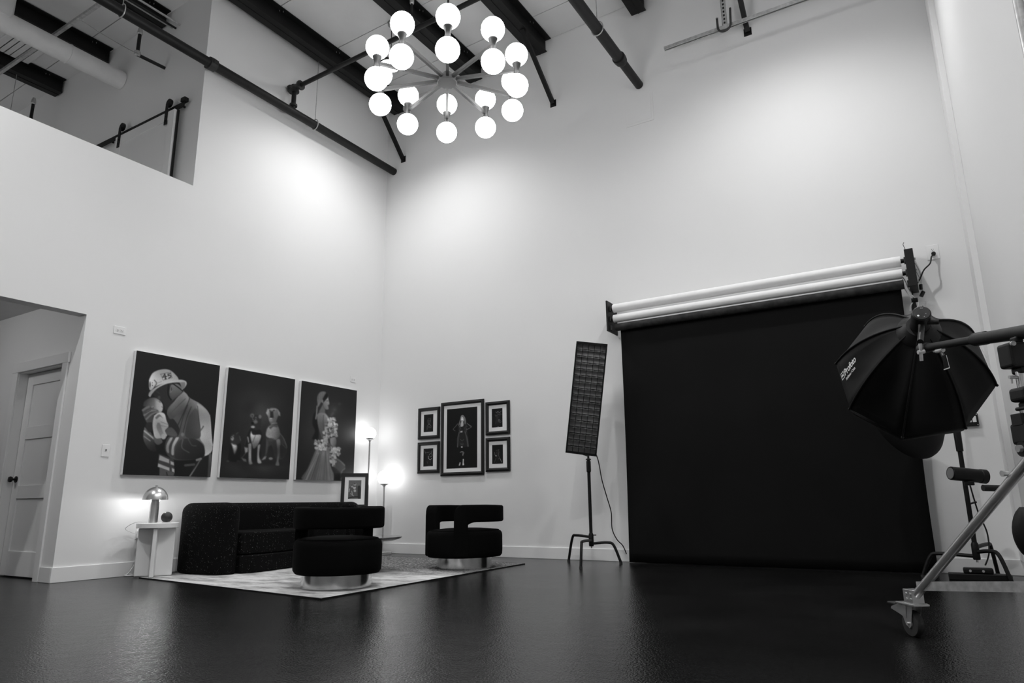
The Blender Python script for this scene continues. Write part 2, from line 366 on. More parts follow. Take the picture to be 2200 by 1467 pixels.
tee.build('tee_fitting', GUN, lp)
be = P(1020,0,1,yr)
bp = pipe('branch_pipe', [(PX+.12,yr,zr),(be.x,yr,be.z),(7.3,yr,be.z+(be.z-zr)*(7.3-be.x)/(be.x-PX))], .030, PIPEM, 'black branch pipe crossing behind the chandelier from the riser', 'pipe')
sl = (be.z-zr)/(be.x-PX)
t = bp
dx_ = P(884,40,1,yr).x; dz_ = zr+sl*(dx_-PX)
MB().tube([(dx_,yr,dz_),(dx_,yr,zc(dx_)-.01)], .014, 8).build('support_rod', PIPEM, t)
MB().lathe([(.018,-.04),(.026,-.03),(.026,.03),(.018,.04)], (dx_,yr,dz_+.42), 10).build('rod_sleeve', STEEL, t)
hanger(PX, P(677,262,0,PX).y, PZ, zc(.15)-.2, lp, .062)
hanger(PX, P(263,20,0,PX).y, PZ, zc(.15)-.2, lp, .062)
# right pipe
RX, RZ = 4.30, 5.92
rp = thing('standpipe', (RX,-.01,RZ), 'thick black pipe entering the back wall right of the chandelier', 'pipe')
yc1 = P(1332,128,2,RZ).y
MB().tube([(RX,YB+.05,RZ),(RX,yc1,RZ)], .065, 20).build('thick_tube', PIPEM, rp)
MB().lathe([(.065,-.06),(.080,-.055),(.080,.0),(.072,.05),(.055,.08)], (RX,yc1,RZ), 20, (0,1,0)).build('reducer', PIPEM, rp)
MB().tube([(RX,yc1,RZ),(RX,-.005,RZ)], .055, 20).build('thin_tube', PIPEM, rp)
hanger(RX, P(1290,60,2,RZ).y, RZ, zc(RX)-.01, rp, .072)
# strut channel on back wall with slotted hanger and hook
sA, sB = P(1427,100,1,-.30), P(1740,0,1,-.30); sz = (sA.z+sB.z)/2+.0
sc = thing('strut_channel', (sA.x,-.30,sz), 'galvanised strut channel hung below the ceiling at top right', 'strut channel')
MB().box((sA.x,-.32,sz+.018),(XW-.1,-.28,sz+.021)).build('channel_back', STEEL, sc, smooth=0)
for yy in (-.32,-.283):
    MB().box((sA.x,yy,sz-.02),(XW-.1,yy+.003,sz+.018)).build('channel_side', STEEL, sc, smooth=0)
for yy in (-.317,-.290):
    MB().box((sA.x,yy,sz-.021),(XW-.1,yy+.008,sz-.018)).build('channel_lip', STEEL, sc, smooth=0)
hx = P(1556,40,1,-.30).x
MB().box((hx-.025,-.302,sz+.02),(hx+.025,-.298,zc(hx)-.005)).box((hx-.027,-.320,sz+.02),(hx-.024,-.28,zc(hx)-.005)).box((hx+.024,-.320,sz+.02),(hx+.027,-.28,zc(hx)-.005)).build('slotted_hanger', STEEL, sc, smooth=0)
for k in range(16):
    zz = sz+.05+k*.05
    MB().box((hx-.010,-.3035,zz),(hx+.010,-.3020,zz+.026)).build('slot', BLACKM, sc, smooth=0)
hk = [(hx-.075,-.34,sz+.12),(hx-.075,-.34,sz)]+[(hx-.075*math.cos(a),-.34,sz-.075*math.sin(a)) for a in [math.pi*k/10 for k in range(1,10)]]+[(hx+.075,-.34,sz),(hx+.085,-.34,sz+.20)]
t = thing('cable_hook', (hx,-.34,sz), 'dark curved J-hook hanging on the strut channel', 'hook')
MB().tube(hk, .013, 8).build('hook', GUN, t)
MB().lathe([(.0,0),(.016,0),(.016,.012),(.0,.012)], (hx-.075,-.34,sz+.12), 8).build('nut', STEEL, t)
# conduit on right wall top
cA, cB = P(2183,0,0,XW-.03), P(2199,40,0,XW-.03)
pipe('wall_conduit', [(XW-.025,cA.y,.5),(XW-.025,cA.y,zc(XW)-.01)], .018, STEEL, 'bright vertical metal conduit on the right wall at the top corner', 'conduit')

# mezzanine services
YS = P(30,33,2,6.37).y
dt = thing('air_duct', (-1.9,YL,6.36), 'white round air duct running into the mezzanine wall', 'duct')
MB().tube([(-1.9,YB+.1,6.36),(-1.9,YL-.005,6.36)], .125, 24).build('duct_run', DUCTM, dt)
yj = P(143,118,2,6.36).y
MB().lathe([(.126,-.008),(.132,-.006),(.132,.006),(.126,.008)], (-1.9,yj,6.36), 24, (0,1,0)).build('duct_joint', DUCTM, dt)
MB().tube([(-1.9,YS-.1,6.36),(-1.9,YS-.1,zc(-1.9)-.01)], .16, 24).build('duct_riser', DUCTM, dt)
ysr = P(150,50,2,6.60).y
ms = thing('strut_channel', (-.3,ysr,6.58), 'shiny strut channel crossing the mezzanine ceiling above the duct', 'strut channel')
MB().box((-6.2,ysr-.02,6.56),(-.25,ysr+.02,6.565)).build('channel_base', STEEL, ms, smooth=0)
for yy in (ysr-.02, ysr+.017): MB().box((-6.2,yy,6.565),(-.25,yy+.003,6.60)).build('channel_side', STEEL, ms, smooth=0)
for k,x_ in enumerate((-.72,-.64,-.80)):
    pipe('conduit', [(x_,YB+.1,6.70+.02*k),(x_,YL-.005,6.70+.02*k)], .014, STEEL if k else PLASTIC, ['black thin conduit in the bundle behind the sprinkler main','lighter thin conduit nearest the room in the mezzanine bundle','lighter thin conduit nearest the beam in the mezzanine bundle'][k], 'conduit', 'mezzanine conduits', n=8)
def drop(px, py0, py1, bend, label):
    a = P(px,py0,1,YL-.35); b = P(px-2,py1,1,YL-.35)
    t = thing('sprinkler_drop', b, label, 'sprinkler', 'mezzanine sprinkler drops')
    MB().tube([a,(a.x,a.y,b.z)], .022, 10).build('drop_pipe', PIPEM, t)
    MB().lathe([(.024,-.03),(.034,-.02),(.030,.03),(.018,.07)], (a.x,a.y,a.z), 10).build('cap_fitting', STEEL, t)
    if bend:
        MB().lathe([(.026,-.04),(.038,-.03),(.038,.02),(.026,.03)], (a.x,a.y,b.z), 10).build('elbow', STEEL, t)
        MB().tube([(a.x,a.y,b.z-.02),(a.x+.03,YL-.004,b.z-.02)], .022, 10).build('wall_stub', PIPEM, t)
drop(301,70,112,True,'black sprinkler drop with elbow below the sprinkler main, mezzanine')
drop(72,220,760,False,'black sprinkler drop showing above the ledge at far left')
pipe('ceiling_wire', arc_pts([P(170,40,1,YL-1.6),P(215,70,1,YL-1.0),P(275,105,1,YL-.5),P(297,115,1,YL-.37)]), .004, GREYPL, 'thin grey cable sagging below the mezzanine ceiling', 'cable', n=6)
pipe('hanger_wire', [(-3.6,YL-.6,zc(-3.6)-.199),(-3.6,YL-.6,5.2)], .004, GREYPL, 'thin vertical wire above the mezzanine ledge at far left', 'wire', n=6)
# ribbed translucent deck strips between the beams
for k in range(6):
    q = P(20+k*9,78+k*9,2,zc(-2.9)-.02)
    MB().box((-3.5,q.y-.05,zc(-3.5)-.03),(-2.5,q.y+.05,zc(-3.0)-.0)).build('ceiling_rib', CEIL, ceiling, smooth=0, bevel=.008)
# barn door on the mezzanine wall
bd = thing('barn_door', (-1.1,YL-.06,3.25), 'white sliding barn door hanging on a black rail, mezzanine', 'door')
zr_ = 5.43
MB().box((-2.9,YL-.057,zr_-.034),(-.27,YL-.045,zr_+.034)).build('rail', BLACKM, bd, smooth=0)
for x_ in (-2.6,-1.9,-1.1,-.33): MB().lathe([(.014,0),(.014,.05)], (x_,YL-.05,zr_), 10, (0,1,0)).build('rail_standoff', BLACKM, bd)
MB().box((-.30,YL-.085,zr_+.02),(-.22,YL-.03,zr_+.07)).build('rail_stop', BLACKM, bd, smooth=0)
dl = MB().box((-1.66,YL-.10,3.25),(-1.54,YL-.062,zr_-.05)).box((-.50,YL-.10,3.25),(-.38,YL-.062,zr_-.05)).box((-1.54,YL-.10,zr_-.17),(-.50,YL-.062,zr_-.05)).box((-1.54,YL-.10,4.55),(-.50,YL-.062,4.67)).box((-1.54,YL-.10,3.25),(-.50,YL-.062,3.45))
dl.build('door_frame', DOORM, bd, smooth=0, bevel=.003)
MB().box((-1.545,YL-.090,3.4),(-.495,YL-.070,zr_-.1)).build('door_panel', DOORM, bd, smooth=0)
for x_ in (-1.57,-.54):
    MB().box((x_-.028,YL-.108,zr_-.22),(x_+.028,YL-.100,zr_+.07)).build('strap', BLACKM, bd, smooth=0)
    MB().lathe([(.0,-.014),(.055,-.014),(.055,.014),(.0,.014)], (x_,YL-.078,zr_+.085), 20, (0,1,0)).build('roller', BLACKM, bd)
    for zz in (-.17,-.11): MB().lathe([(.0,0),(.009,0),(.009,.01),(.0,.01)], (x_,YL-.108,zr_+zz), 8, (0,-1,0)).build('bolt', BLACKM, bd)
MB().box((-.370,YL-.075,3.25),(-.350,YL-.05,zr_-.06)).build('edge_seal', BLACKM, bd, smooth=0)

# ------------------------------------------------------------------ high-bay pendants (one peeks out behind the chandelier)
def highbay(x, y, z, label, w=HIGHBAY_W):
    t = thing('pendant_lamp', (x,y,z), label, 'pendant lamp', 'high-bay pendants')
    MB().lathe([(0,0),(.055,0),(.05,-.05),(0,-.05)], (x,y,zc(x)-.002), 20).build('ceiling_box', GREYPL, t)
    MB().tube([(x,y,zc(x)-.05),(x+.004,y,z+.40),(x,y,z+.12)], .006, 6).build('cord', PLASTIC, t)
    MB().lathe([(.0,.13),(.03,.13),(.05,.10),(.06,.06),(.14,.045),(.15,.03),(.15,.0),(.14,.0),(.13,.02),(0,.02)], (x,y,z), 28).build('housing', GUN, t)
    MB().lathe([(0,.018),(.128,.018),(.12,-.012),(.07,-.03),(0,-.035)], (x,y,z), 28).build('lens', BULB, t)
    light('pendant_light', 'SPOT', (x,y,z-.05), w, t, .06, spot_size=math.radians(144), spot_blend=.9)
PBX, PBY = 1.38, -1.52
pz = PD(843,132,1).z
d_ = ray(843,134); k_ = ((PBX-CAM.x)*d_.x+(PBY-CAM.y)*d_.y)/(d_.x**2+d_.y**2); pz = CAM.z+d_.z*k_
highbay(PBX, PBY, pz-.06, 'lit high-bay pendant glowing behind the chandelier globes')
highbay(6.1, -1.75, pz, 'lit high-bay pendant above the black backdrop, out of frame')
highbay(1.38, -6.6, pz, 'lit high-bay pendant near the hallway, out of frame', REAR_W*.8)
highbay(6.25, -6.6, pz, 'lit high-bay pendant above the camera, out of frame', REAR_W*1.12)
highbay(-3.0, -8.0, pz, 'added high-bay fill light brightening the mezzanine, unseen', HIGHBAY_W)  # extra unseen lamp, added only to lift the dark mezzanine
hl = thing('hall_fill_disc', (-1.2,-5.9,ZHC-.01), 'added fill light disc brightening the hallway, unseen', 'ceiling light')  # invented disc around an added point light that brightens hall and door
MB().lathe([(0,0),(.09,0),(.09,-.008),(.075,-.010),(0,-.010)], (-1.2,-5.9,ZHC-.001), 28).build('trim_ring', WHITEP, hl)
MB().lathe([(0,0),(.07,0),(.07,-.003),(0,-.003)], (-1.2,-5.9,ZHC-.0115), 28).build('lens', BULB, hl)
light('hall_fill', 'POINT', (-1.2,-5.9,ZHC-.10), HALL_FILL_W, hl, .06)
struct(MB().box((XW-.05,-.42,.137),(XW-.001,-.001,7.2)).build('trim_3', WALL, smooth=0), 'white boxed-out corner strip where back wall meets right wall', 'corner trim')

# ------------------------------------------------------------------ chandelier
hd = ray(961,172); 
R_CH = .56; D_CH = 5.85
hub = CAM + hd.normalized()*D_CH
ch = thing('chandelier', hub, 'black ten-arm chandelier with twenty glowing white globes', 'chandelier')
MB().tube([hub+Vector((0,0,-.02)),(hub.x,hub.y,zc(hub.x)-.01)], .009, 10).build('rod', BLACKM, ch)
MB().lathe([(0,0),(.07,0),(.07,-.03),(.0,-.035)], (hub.x,hub.y,zc(hub.x)-.002), 20).build('canopy', BLACKM, ch)
MB().lathe([(0,-.03),(.075,-.03),(.078,-.025),(.078,.005),(.035,.012),(.035,.06),(0,.06)], hub, 28).build('hub', ARMM, ch)
toc = Vector((CAM.x-hub.x, CAM.y-hub.y, 0)).normalized(); a0 = math.atan2(toc.y,toc.x)
GR = .088
for k in range(10):
    a = a0 + 2*math.pi*k/10; d = Vector((math.cos(a),math.sin(a),0)); s = Vector((-d.y,d.x,0)); e = hub+d*R_CH
    r = [[p+s*(i*.011)+Vector((0,0,j*.013)) for i,j in ((-1,-1),(1,-1),(1,1),(-1,1))] for p in (hub+d*.05, e)]
    arm = MB().loft(r).build('arm', ARMM, ch, smooth=0)
    sk = MB().lathe([(0,-.055),(.036,-.055),(.034,-.045),(.022,-.02),(.020,0),(.022,.02),(.034,.045),(.036,.055),(0,.055)], e, 20).build('socket', ARMM, arm)
    for sg in (-1,1):
        MB().lathe(sphere_prof(GR,14), e+Vector((0,0,sg*(.05+GR*.96))), 24).build('globe', GLOBE, arm)

# ------------------------------------------------------------------ rug
rq = [P(300,1242,2,0), P(690,1288,2,0), P(1127,1212,2,0)]
rc = (rq[0]+rq[2])/2; r4 = rq[0]+rq[2]-rq[1]
rug = thing('area_rug', (rc.x,rc.y,0), 'pale grey distressed rug with a darker worn field', 'rug')
poly = [(p.x,p.y) for p in (rq[0],rq[1],rq[2],r4)]
MB().prism(poly, .001, .009).build('pile', RUGM, rug, smooth=0)
cx_, cy_ = rc.x, rc.y
op = [(cx_+(x-cx_)*1.004, cy_+(y-cy_)*1.004) for x,y in poly]
bdm = MB()
for i in range(4):
    a, b, c, d = poly[i], poly[(i+1)%4], op[(i+1)%4], op[i]
    bdm.add([(*a,.0005),(*b,.0005),(*c,.0005),(*d,.0005),(*a,.0098),(*b,.0098),(*c,.0098),(*d,.0098)], [(3,2,1,0),(4,5,6,7),(0,1,5,4),(1,2,6,5),(2,3,7,6),(3,0,4,7)])
bdm.build('binding', NYLON, rug, smooth=0)
ZR = .0105

# ------------------------------------------------------------------ sofa
sofa = thing('sofa', (.6,-2.1,0), 'curved black boucle sofa with pale flecks below the canvases', 'sofa')
path = arc_pts([(.93,-3.04,0),(.72,-3.115,0),(.44,-3.13,0),(.25,-3.04,0),(.20,-2.75,0),(.19,-2.2,0),(.19,-1.75,0),(.22,-1.35,0),(.30,-1.13,0),(.45,-1.08,0),(.62,-1.16,0),(.80,-1.35,0)], 6)
def rsec(p, t, hw, z0, z1, rt, rb=.03, n=6, tilt=0):
    nrm = Vector((-t.y,t.x,0)); out = []
    def c(ox,oz,r,a0):
        return [(ox+r*math.cos(a0+math.pi/2*k/n), oz+r*math.sin(a0+math.pi/2*k/n)) for k in range(n+1)]
    prof = c(hw-rt,z1-rt,rt,0)+c(-hw+rt,z1-rt,rt,math.pi/2)+c(-hw+rb,z0+rb,rb,math.pi)+c(hw-rb,z0+rb,rb,1.5*math.pi)
    return [p+nrm*(x+tilt*(z-z0))+Vector((0,0,z)) for x,z in prof]
rings = []; N = len(path)
for i,p in enumerate(path):
    t = (path[min(i+1,N-1)]-path[max(i-1,0)]).normalized()
    e = min(i, N-1-i); k = min(1, e/4)
    hw = .115*(math.sqrt(1-(1-k)**2)*.75+.25) if e < 4 else .115
    zt = .70-.05*(1-k)**2
    rings.append(rsec(p, t, hw, ZR+.001, zt, min(.10,hw*.85), min(.03,hw*.4)))
MB().loft(rings).build('back_and_arms', SPARK, sofa, smooth=50)
def seat_poly(inset):
    f = arc_pts([(.95,-2.98,0),(1.01-inset,-2.84,0),(.98-inset,-2.60,0),(.92-inset,-2.3,0),(.89-inset,-2.05,0),(.89-inset,-1.80,0),(.90-inset,-1.60,0),(.86-inset,-1.45,0),(.78,-1.38,0)],5)
    return [(p.x,p.y) for p in f]+[(.60,-1.24),(.45,-1.17),(.34,-1.20),(.30,-1.4),(.28,-1.83),(.29,-2.6),(.32,-2.95),(.5,-3.02)]
MB().prism(seat_poly(0), ZR+.001, .185).build('seat_base', SPARK, sofa, smooth=40, bevel=.015)
MB().prism(seat_poly(.012), .190, .405).build('seat_cushion', SPARK, sofa, smooth=40, bevel=.035, seg=4)

# ------------------------------------------------------------------ swivel chairs
def make_chair(label, loc, rz):
    t = thing('swivel_chair', loc, label, 'chair', 'black velvet barrel swivel chairs', rz)
    A, B = .355, .400
    def pos(th, k=1., sub=0.):
        s, c = math.sin(th), math.cos(th); e = .86
        return Vector(((A*k-sub)*math.copysign(abs(s)**e,s), -(B*k-sub)*math.copysign(abs(c)**e,c), 0))
    MB().lathe([(0,0),(.285,0),(.285,.115),(0,.115)], (0,0,0), 64).build('plinth', CHROME, t, local=True)
    # seat drum
    n = 64; prof = [(.80,.112),(.95,.114),(.99,.135),(1.0,.18),(1.0,.33),(.985,.355),(.95,.372),(.80,.388),(.5,.398),(.2,.402)]
    rr = [[pos(2*math.pi*j/n, k)+Vector((0,0,z)) for j in range(n)] for k,z in prof]
    MB().loft(rr).build('seat', VELVET, t, local=True, smooth=45)
    # inner seat cushion top piping
    rr = [[pos(2*math.pi*j/n, .90)+Vector((.006*math.cos(2*math.pi*i/8)*math.sin(2*math.pi*j/n),-.006*math.cos(2*math.pi*i/8)*math.cos(2*math.pi*j/n),.379+.006*math.sin(2*math.pi*i/8))) for j in range(n)] for i in range(8)]
    MB().loft(rr, closed=True).build('piping', VELVET, t, local=True, smooth=60)
    def shell(th0, th1, fz, out, thick, nseg, name):
        rings = []
        for i in range(nseg+1):
            th = th0+(th1-th0)*i/nseg; zl, zh = fz(th); rb = min(.022,(zh-zl)*.45,thick*.45)
            base = pos(th,1,-out); inn = pos(th,1,-out+thick); d = (base-inn).normalized()
            ring = []
            for (ox,oz,a0) in ((-rb,zh-rb,0),(-thick+rb,zh-rb,math.pi/2),(-thick+rb,zl+rb,math.pi),(-rb,zl+rb,1.5*math.pi)):
                for k in range(5):
                    a = a0+math.pi/2*k/4; ring.append(base+d*(ox+rb*math.cos(a))+Vector((0,0,oz+rb*math.sin(a))))
            rings.append(ring)
        return MB().loft(rings).build(name, VELVET, t, local=True, smooth=50)
    ZT, ZA = .640, .465
    q = math.radians
    def arm(th):
        a = abs(math.degrees(th)); zh = ZT
        if a < 54: k = (54-a)/15; zh = ZT-.085*(1-math.sqrt(max(0,1-min(1,k)**2)))
        if a > 126: k = (a-126)/6; zh -= .012*k*k
        if a <= 62: zl = .12
        elif a < 76: k = (76-a)/14; zl = ZA-.055*(1-math.sqrt(max(0,1-k*k)))
        else: zl = ZA
        return zl, zh
    for sg in (-1,1):
        shell(sg*q(39), sg*q(62), arm, .012, .115, 10, 'post')
    def band(th):
        a = math.degrees(th); a = min(a, 360-a); zl = ZA
        if a < 76: zl = ZA-.055*(1-math.sqrt(max(0,1-((76-a)/16)**2)))
        return zl, ZT-.010*math.sin(math.radians(max(0,a-90)))
    shell(q(60), q(300), band, .012, .115, 90, 'armrest_band')
    return t
def cdir(c, phi):
    tcam = Vector((CAM.x-c.x, CAM.y-c.y)).normalized(); rr = Vector((-tcam.y, tcam.x))
    # rr points to image right when facing the camera from the chair: choose sign
    if rr.dot(Vector((RT.x,RT.y))) < 0: rr = -rr
    b = tcam*math.cos(phi)+rr*math.sin(phi)
    return math.atan2(b.y,b.x)+math.pi/2        # local -Y is the chair's open front
fA = P(722,1268,2,ZR); gA = Vector((CAM.x-fA.x,CAM.y-fA.y,0)).normalized(); cA = fA-gA*.285
fB = P(998,1224,2,ZR); gB = Vector((CAM.x-fB.x,CAM.y-fB.y,0)).normalized(); cB = fB-gB*.285
make_chair('black velvet barrel swivel chair seen from behind, in front of the sofa', (cA.x,cA.y,ZR), cdir(cA,math.radians(188.5)))
make_chair('black velvet barrel swivel chair side-on below the framed prints', (cB.x,cB.y,ZR), cdir(cB,math.radians(-52)))

# ------------------------------------------------------------------ coffee table
tip = P(863,1153,2,.345); tr = .46; rd = Vector((RT.x,RT.y,0)).normalized(); tc_ = tip-rd*tr
ct = thing('coffee_table', (tc_.x,tc_.y,ZR), 'round black glossy coffee table half hidden behind the front chair', 'table')
MB().lathe([(0,.315),(.40,.315),(.45,.332),(tr,.345),(tr-.004,.350),(0,.350)], (tc_.x,tc_.y,0), 64).build('table_top', mat('black_gloss',.02,.06,spec=.7,var=(5,.1)), ct)
MB().lathe([(0,ZR+.001),(.20,ZR+.001),(.20,.03),(.06,.05),(.045,.10),(.045,.28),(.09,.314),(0,.314)], (tc_.x,tc_.y,0), 40).build('pedestal', BLACKM, ct)

# ------------------------------------------------------------------ side tables
def side_table(c, ztop, label, rz=0, rad=.19):
    lw = rad*.87
    t = thing('side_table', c, label, 'side table', 'white side tables', rz)
    MB().lathe([(0,ztop-.048),(rad,ztop-.048),(rad,ztop),(0,ztop)], (0,0,0), 56).build('table_top', PLASTER, t, local=True, bevel=.004)
    MB().box((-lw,-.018,.0),(lw,.018,ztop-.049)).build('leg_panel', PLASTER, t, local=True, smooth=0, bevel=.012, seg=3)
    MB().box((-.018,-lw,.0),(.018,-.0185,ztop-.049)).box((-.018,.0185,.0),(.018,lw,ztop-.049)).build('leg_panel', PLASTER, t, local=True, smooth=0, bevel=.008, seg=3)
    return t
tb = P(337,1240,2,0); tbc = Vector((.31,-3.50,0))
side_table((.36,-3.515,ZR), .500, 'white side table with crossed panel legs holding the mushroom lamp', math.radians(52))
side_table((.30,-.62,ZR), .6045, 'white side table in the corner under the standing photo frame', math.radians(20), .17)

# mushroom lamp
TT = ZR+.500
LP = Vector((.32,-3.545,TT))
ml = thing('table_lamp', LP, 'brushed steel mushroom table lamp, lit, on the white side table', 'lamp')
MB().lathe([(0,.001),(.041,.001),(.041,.27),(.0,.27)], LP, 40).build('stem', BRUSHED, ml)
RS = .116; sh = [(RS*math.cos(a), (.222)+RS*1.08*math.sin(a)) for a in [math.pi/2*k/14 for k in range(15)]]
sh2 = [((RS-.004)*math.cos(a), (.222)+(RS-.004)*1.08*math.sin(a)) for a in [math.pi/2*k/14 for k in range(14,-1,-1)]]
MB().lathe(sh+sh2, LP, 48).build('shade', BRUSHED, ml, smooth=50)
for s in (-1,1): MB().lathe([(0,0),(.006,0),(.006,.016),(0,.018)], LP+Vector((s*.010,0,(.222)+RS*1.075)), 10).build('finial', BRUSHED, ml)
MB().lathe(sphere_prof(.024,8), LP+Vector((0,0,.295)), 16).build('bulb', mat('lit_bulb',.9,.3,emit=40), ml)
light('table_lamp_light','POINT', LP+Vector((-.055,-.045,.226)), TABLELAMP_W*.5, ml, .02)
light('table_lamp_light','POINT', LP+Vector((.0,.07,.226)), TABLELAMP_W*.5, ml, .02)
ob = Vector((.43,-3.475,TT))
bo = thing('decor_ball', ob, 'dark matte ball ornament beside the mushroom lamp', 'ornament')
MB().lathe([(0,.001),(.038,.001),(.040,.006),(0,.006)], ob, 28).build('base_ring', PLASTER, bo)
MB().lathe([(.0,.006)]+[(.052*math.sin(math.pi*k/16), .052-.052*math.cos(math.pi*k/16)+.001) for k in range(3,17)], ob, 28).build('ball', ORB, bo)
# outlet and cords behind the side table
def plate(name, center, axis, w, h, label, cat, parts):
    c = Vector(center); t = thing(name, c, label, cat)
    if axis == 'x': MB().box((0,c.y-w/2,c.z-h/2),(.007,c.y+w/2,c.z+h/2)).build('plate', WHITEP, t, smooth=0, bevel=.002)
    else: MB().box((c.x-w/2,-.007,c.z-h/2),(c.x+w/2,0,c.z+h/2)).build('plate', WHITEP, t, smooth=0, bevel=.002)
    for kind,da,dz in parts:
        def bx(a0,a1,b0,b1,p0,p1,nm,m):
            if axis == 'x': MB().box((p0,c.y+a0,c.z+b0),(p1,c.y+a1,c.z+b1)).build(nm, m, t, smooth=0)
            else: MB().box((c.x+a0,-p1,c.z+b0),(c.x+a1,-p0,c.z+b1)).build(nm, m, t, smooth=0)
        if kind == 'socket':
            bx(da-.017,da+.017,dz-.014,dz+.014,.007,.0095,'socket',WHITEP)
            for s in (-.007,.007): bx(da+s-.0016,da+s+.0016,dz-.006,dz+.006,.0095,.0100,'slot',PLASTIC)
            bx(da-.003,da+.003,dz-.013,dz-.008,.0095,.0100,'slot',PLASTIC)
        if kind == 'toggle': bx(da-.005,da+.005,dz-.004,dz+.014,.007,.018,'toggle',GREYPL)
    return t
o1 = P(257,710,0,0); plate('wall_outlet', o1, 'x', .125,.08,'white horizontal outlet on the left wall above the first canvas','outlet',[('socket',-.022,0),('socket',.022,0)])
o2 = P(226.5,968,0,0); plate('light_switch', o2, 'x', .075,.12,'white toggle light switch left of the firefighter canvas','switch',[('toggle',0,0)])
o3 = P(758,815,0,0); plate('wall_outlet', o3, 'x', .11,.08,'white outlet above the right canvas near the corner','outlet',[('socket',-.022,0),('socket',.022,0)])
o4 = P(299,1148,0,0); plate('wall_outlet', (0,o4.y,.41), 'x', .08,.12,'white outlet low on the wall behind the side table','outlet',[('socket',0,.022),('socket',0,-.022)])
ad = thing('power_adapter', (.012,o4.y,.37), 'white power adapter plugged in behind the side table', 'adapter')
MB().box((.0115,o4.y-.035,.36),(.05,o4.y+.03,.43)).build('body', WHITEP, ad, smooth=0, bevel=.004)
MB().tube(arc_pts([(.03,o4.y-.01,.36),(.05,o4.y-.04,.30),(.03,o4.y+.01,.24),(.05,o4.y-.03,.18),(.03,o4.y-.04,.10),(.05,o4.y-.10,.03),(.06,o4.y-.14,.012),(.09,o4.y-.08,.008),(.06,o4.y-.02,.010),(.05,o4.y-.10,.02)]), .004, 6).build('cord', CABLEW, ad, smooth=60)
lc = thing('lamp_cord', (.10,-3.66,TT), 'thin pale lamp cord draped behind the side table', 'cord')
MB().tube(arc_pts([(.28,-3.575,TT+.005),(.20,-3.65,TT+.005),(.09,-3.68,TT-.05),(.04,o4.y-.11,.42),(.04,o4.y-.05,.40)]), .003, 6).build('cord', CABLEW, lc, smooth=60)

# ------------------------------------------------------------------ floor lamps
def floor_lamp(base, zg, rg, label, br=.13):
    t = thing('floor_lamp', base, label, 'floor lamp', 'globe floor lamps')
    MB().lathe([(0,.0),(br,.0),(br,.03),(br-.006,.034),(0,.034)], base, 36).build('base', BRUSHED, t)
    MB().tube([base+Vector((0,0,.034)),Vector((base.x,base.y,zg-rg-.005))], .0125, 12).build('pole', BRUSHED, t)
    MB().lathe([(.013,-.04),(.02,-.02),(.055,.0),(.06,.012),(0,.012)], (base.x,base.y,zg-rg*.93), 28).build('cup', BRUSHED, t)
    MB().lathe(sphere_prof(rg,18), (base.x,base.y,zg), 32).build('globe', GLOBE2, t)
def atxy(px, py, x):  # point with given x on a pixel's ray
    return P(px,py,0,x)
g1 = P(795,931,0,.155); floor_lamp(Vector((g1.x,g1.y,0)), g1.z, .085, 'tall globe floor lamp in the corner, the taller of two', .12)
fl2 = P(826,1189,2,0); g2y = fl2.y; g2 = P(826,1026,1,-.20)
floor_lamp(Vector((g2.x,-.20,0)), g2.z, .098, 'shorter globe floor lamp right of the standing photo frame')

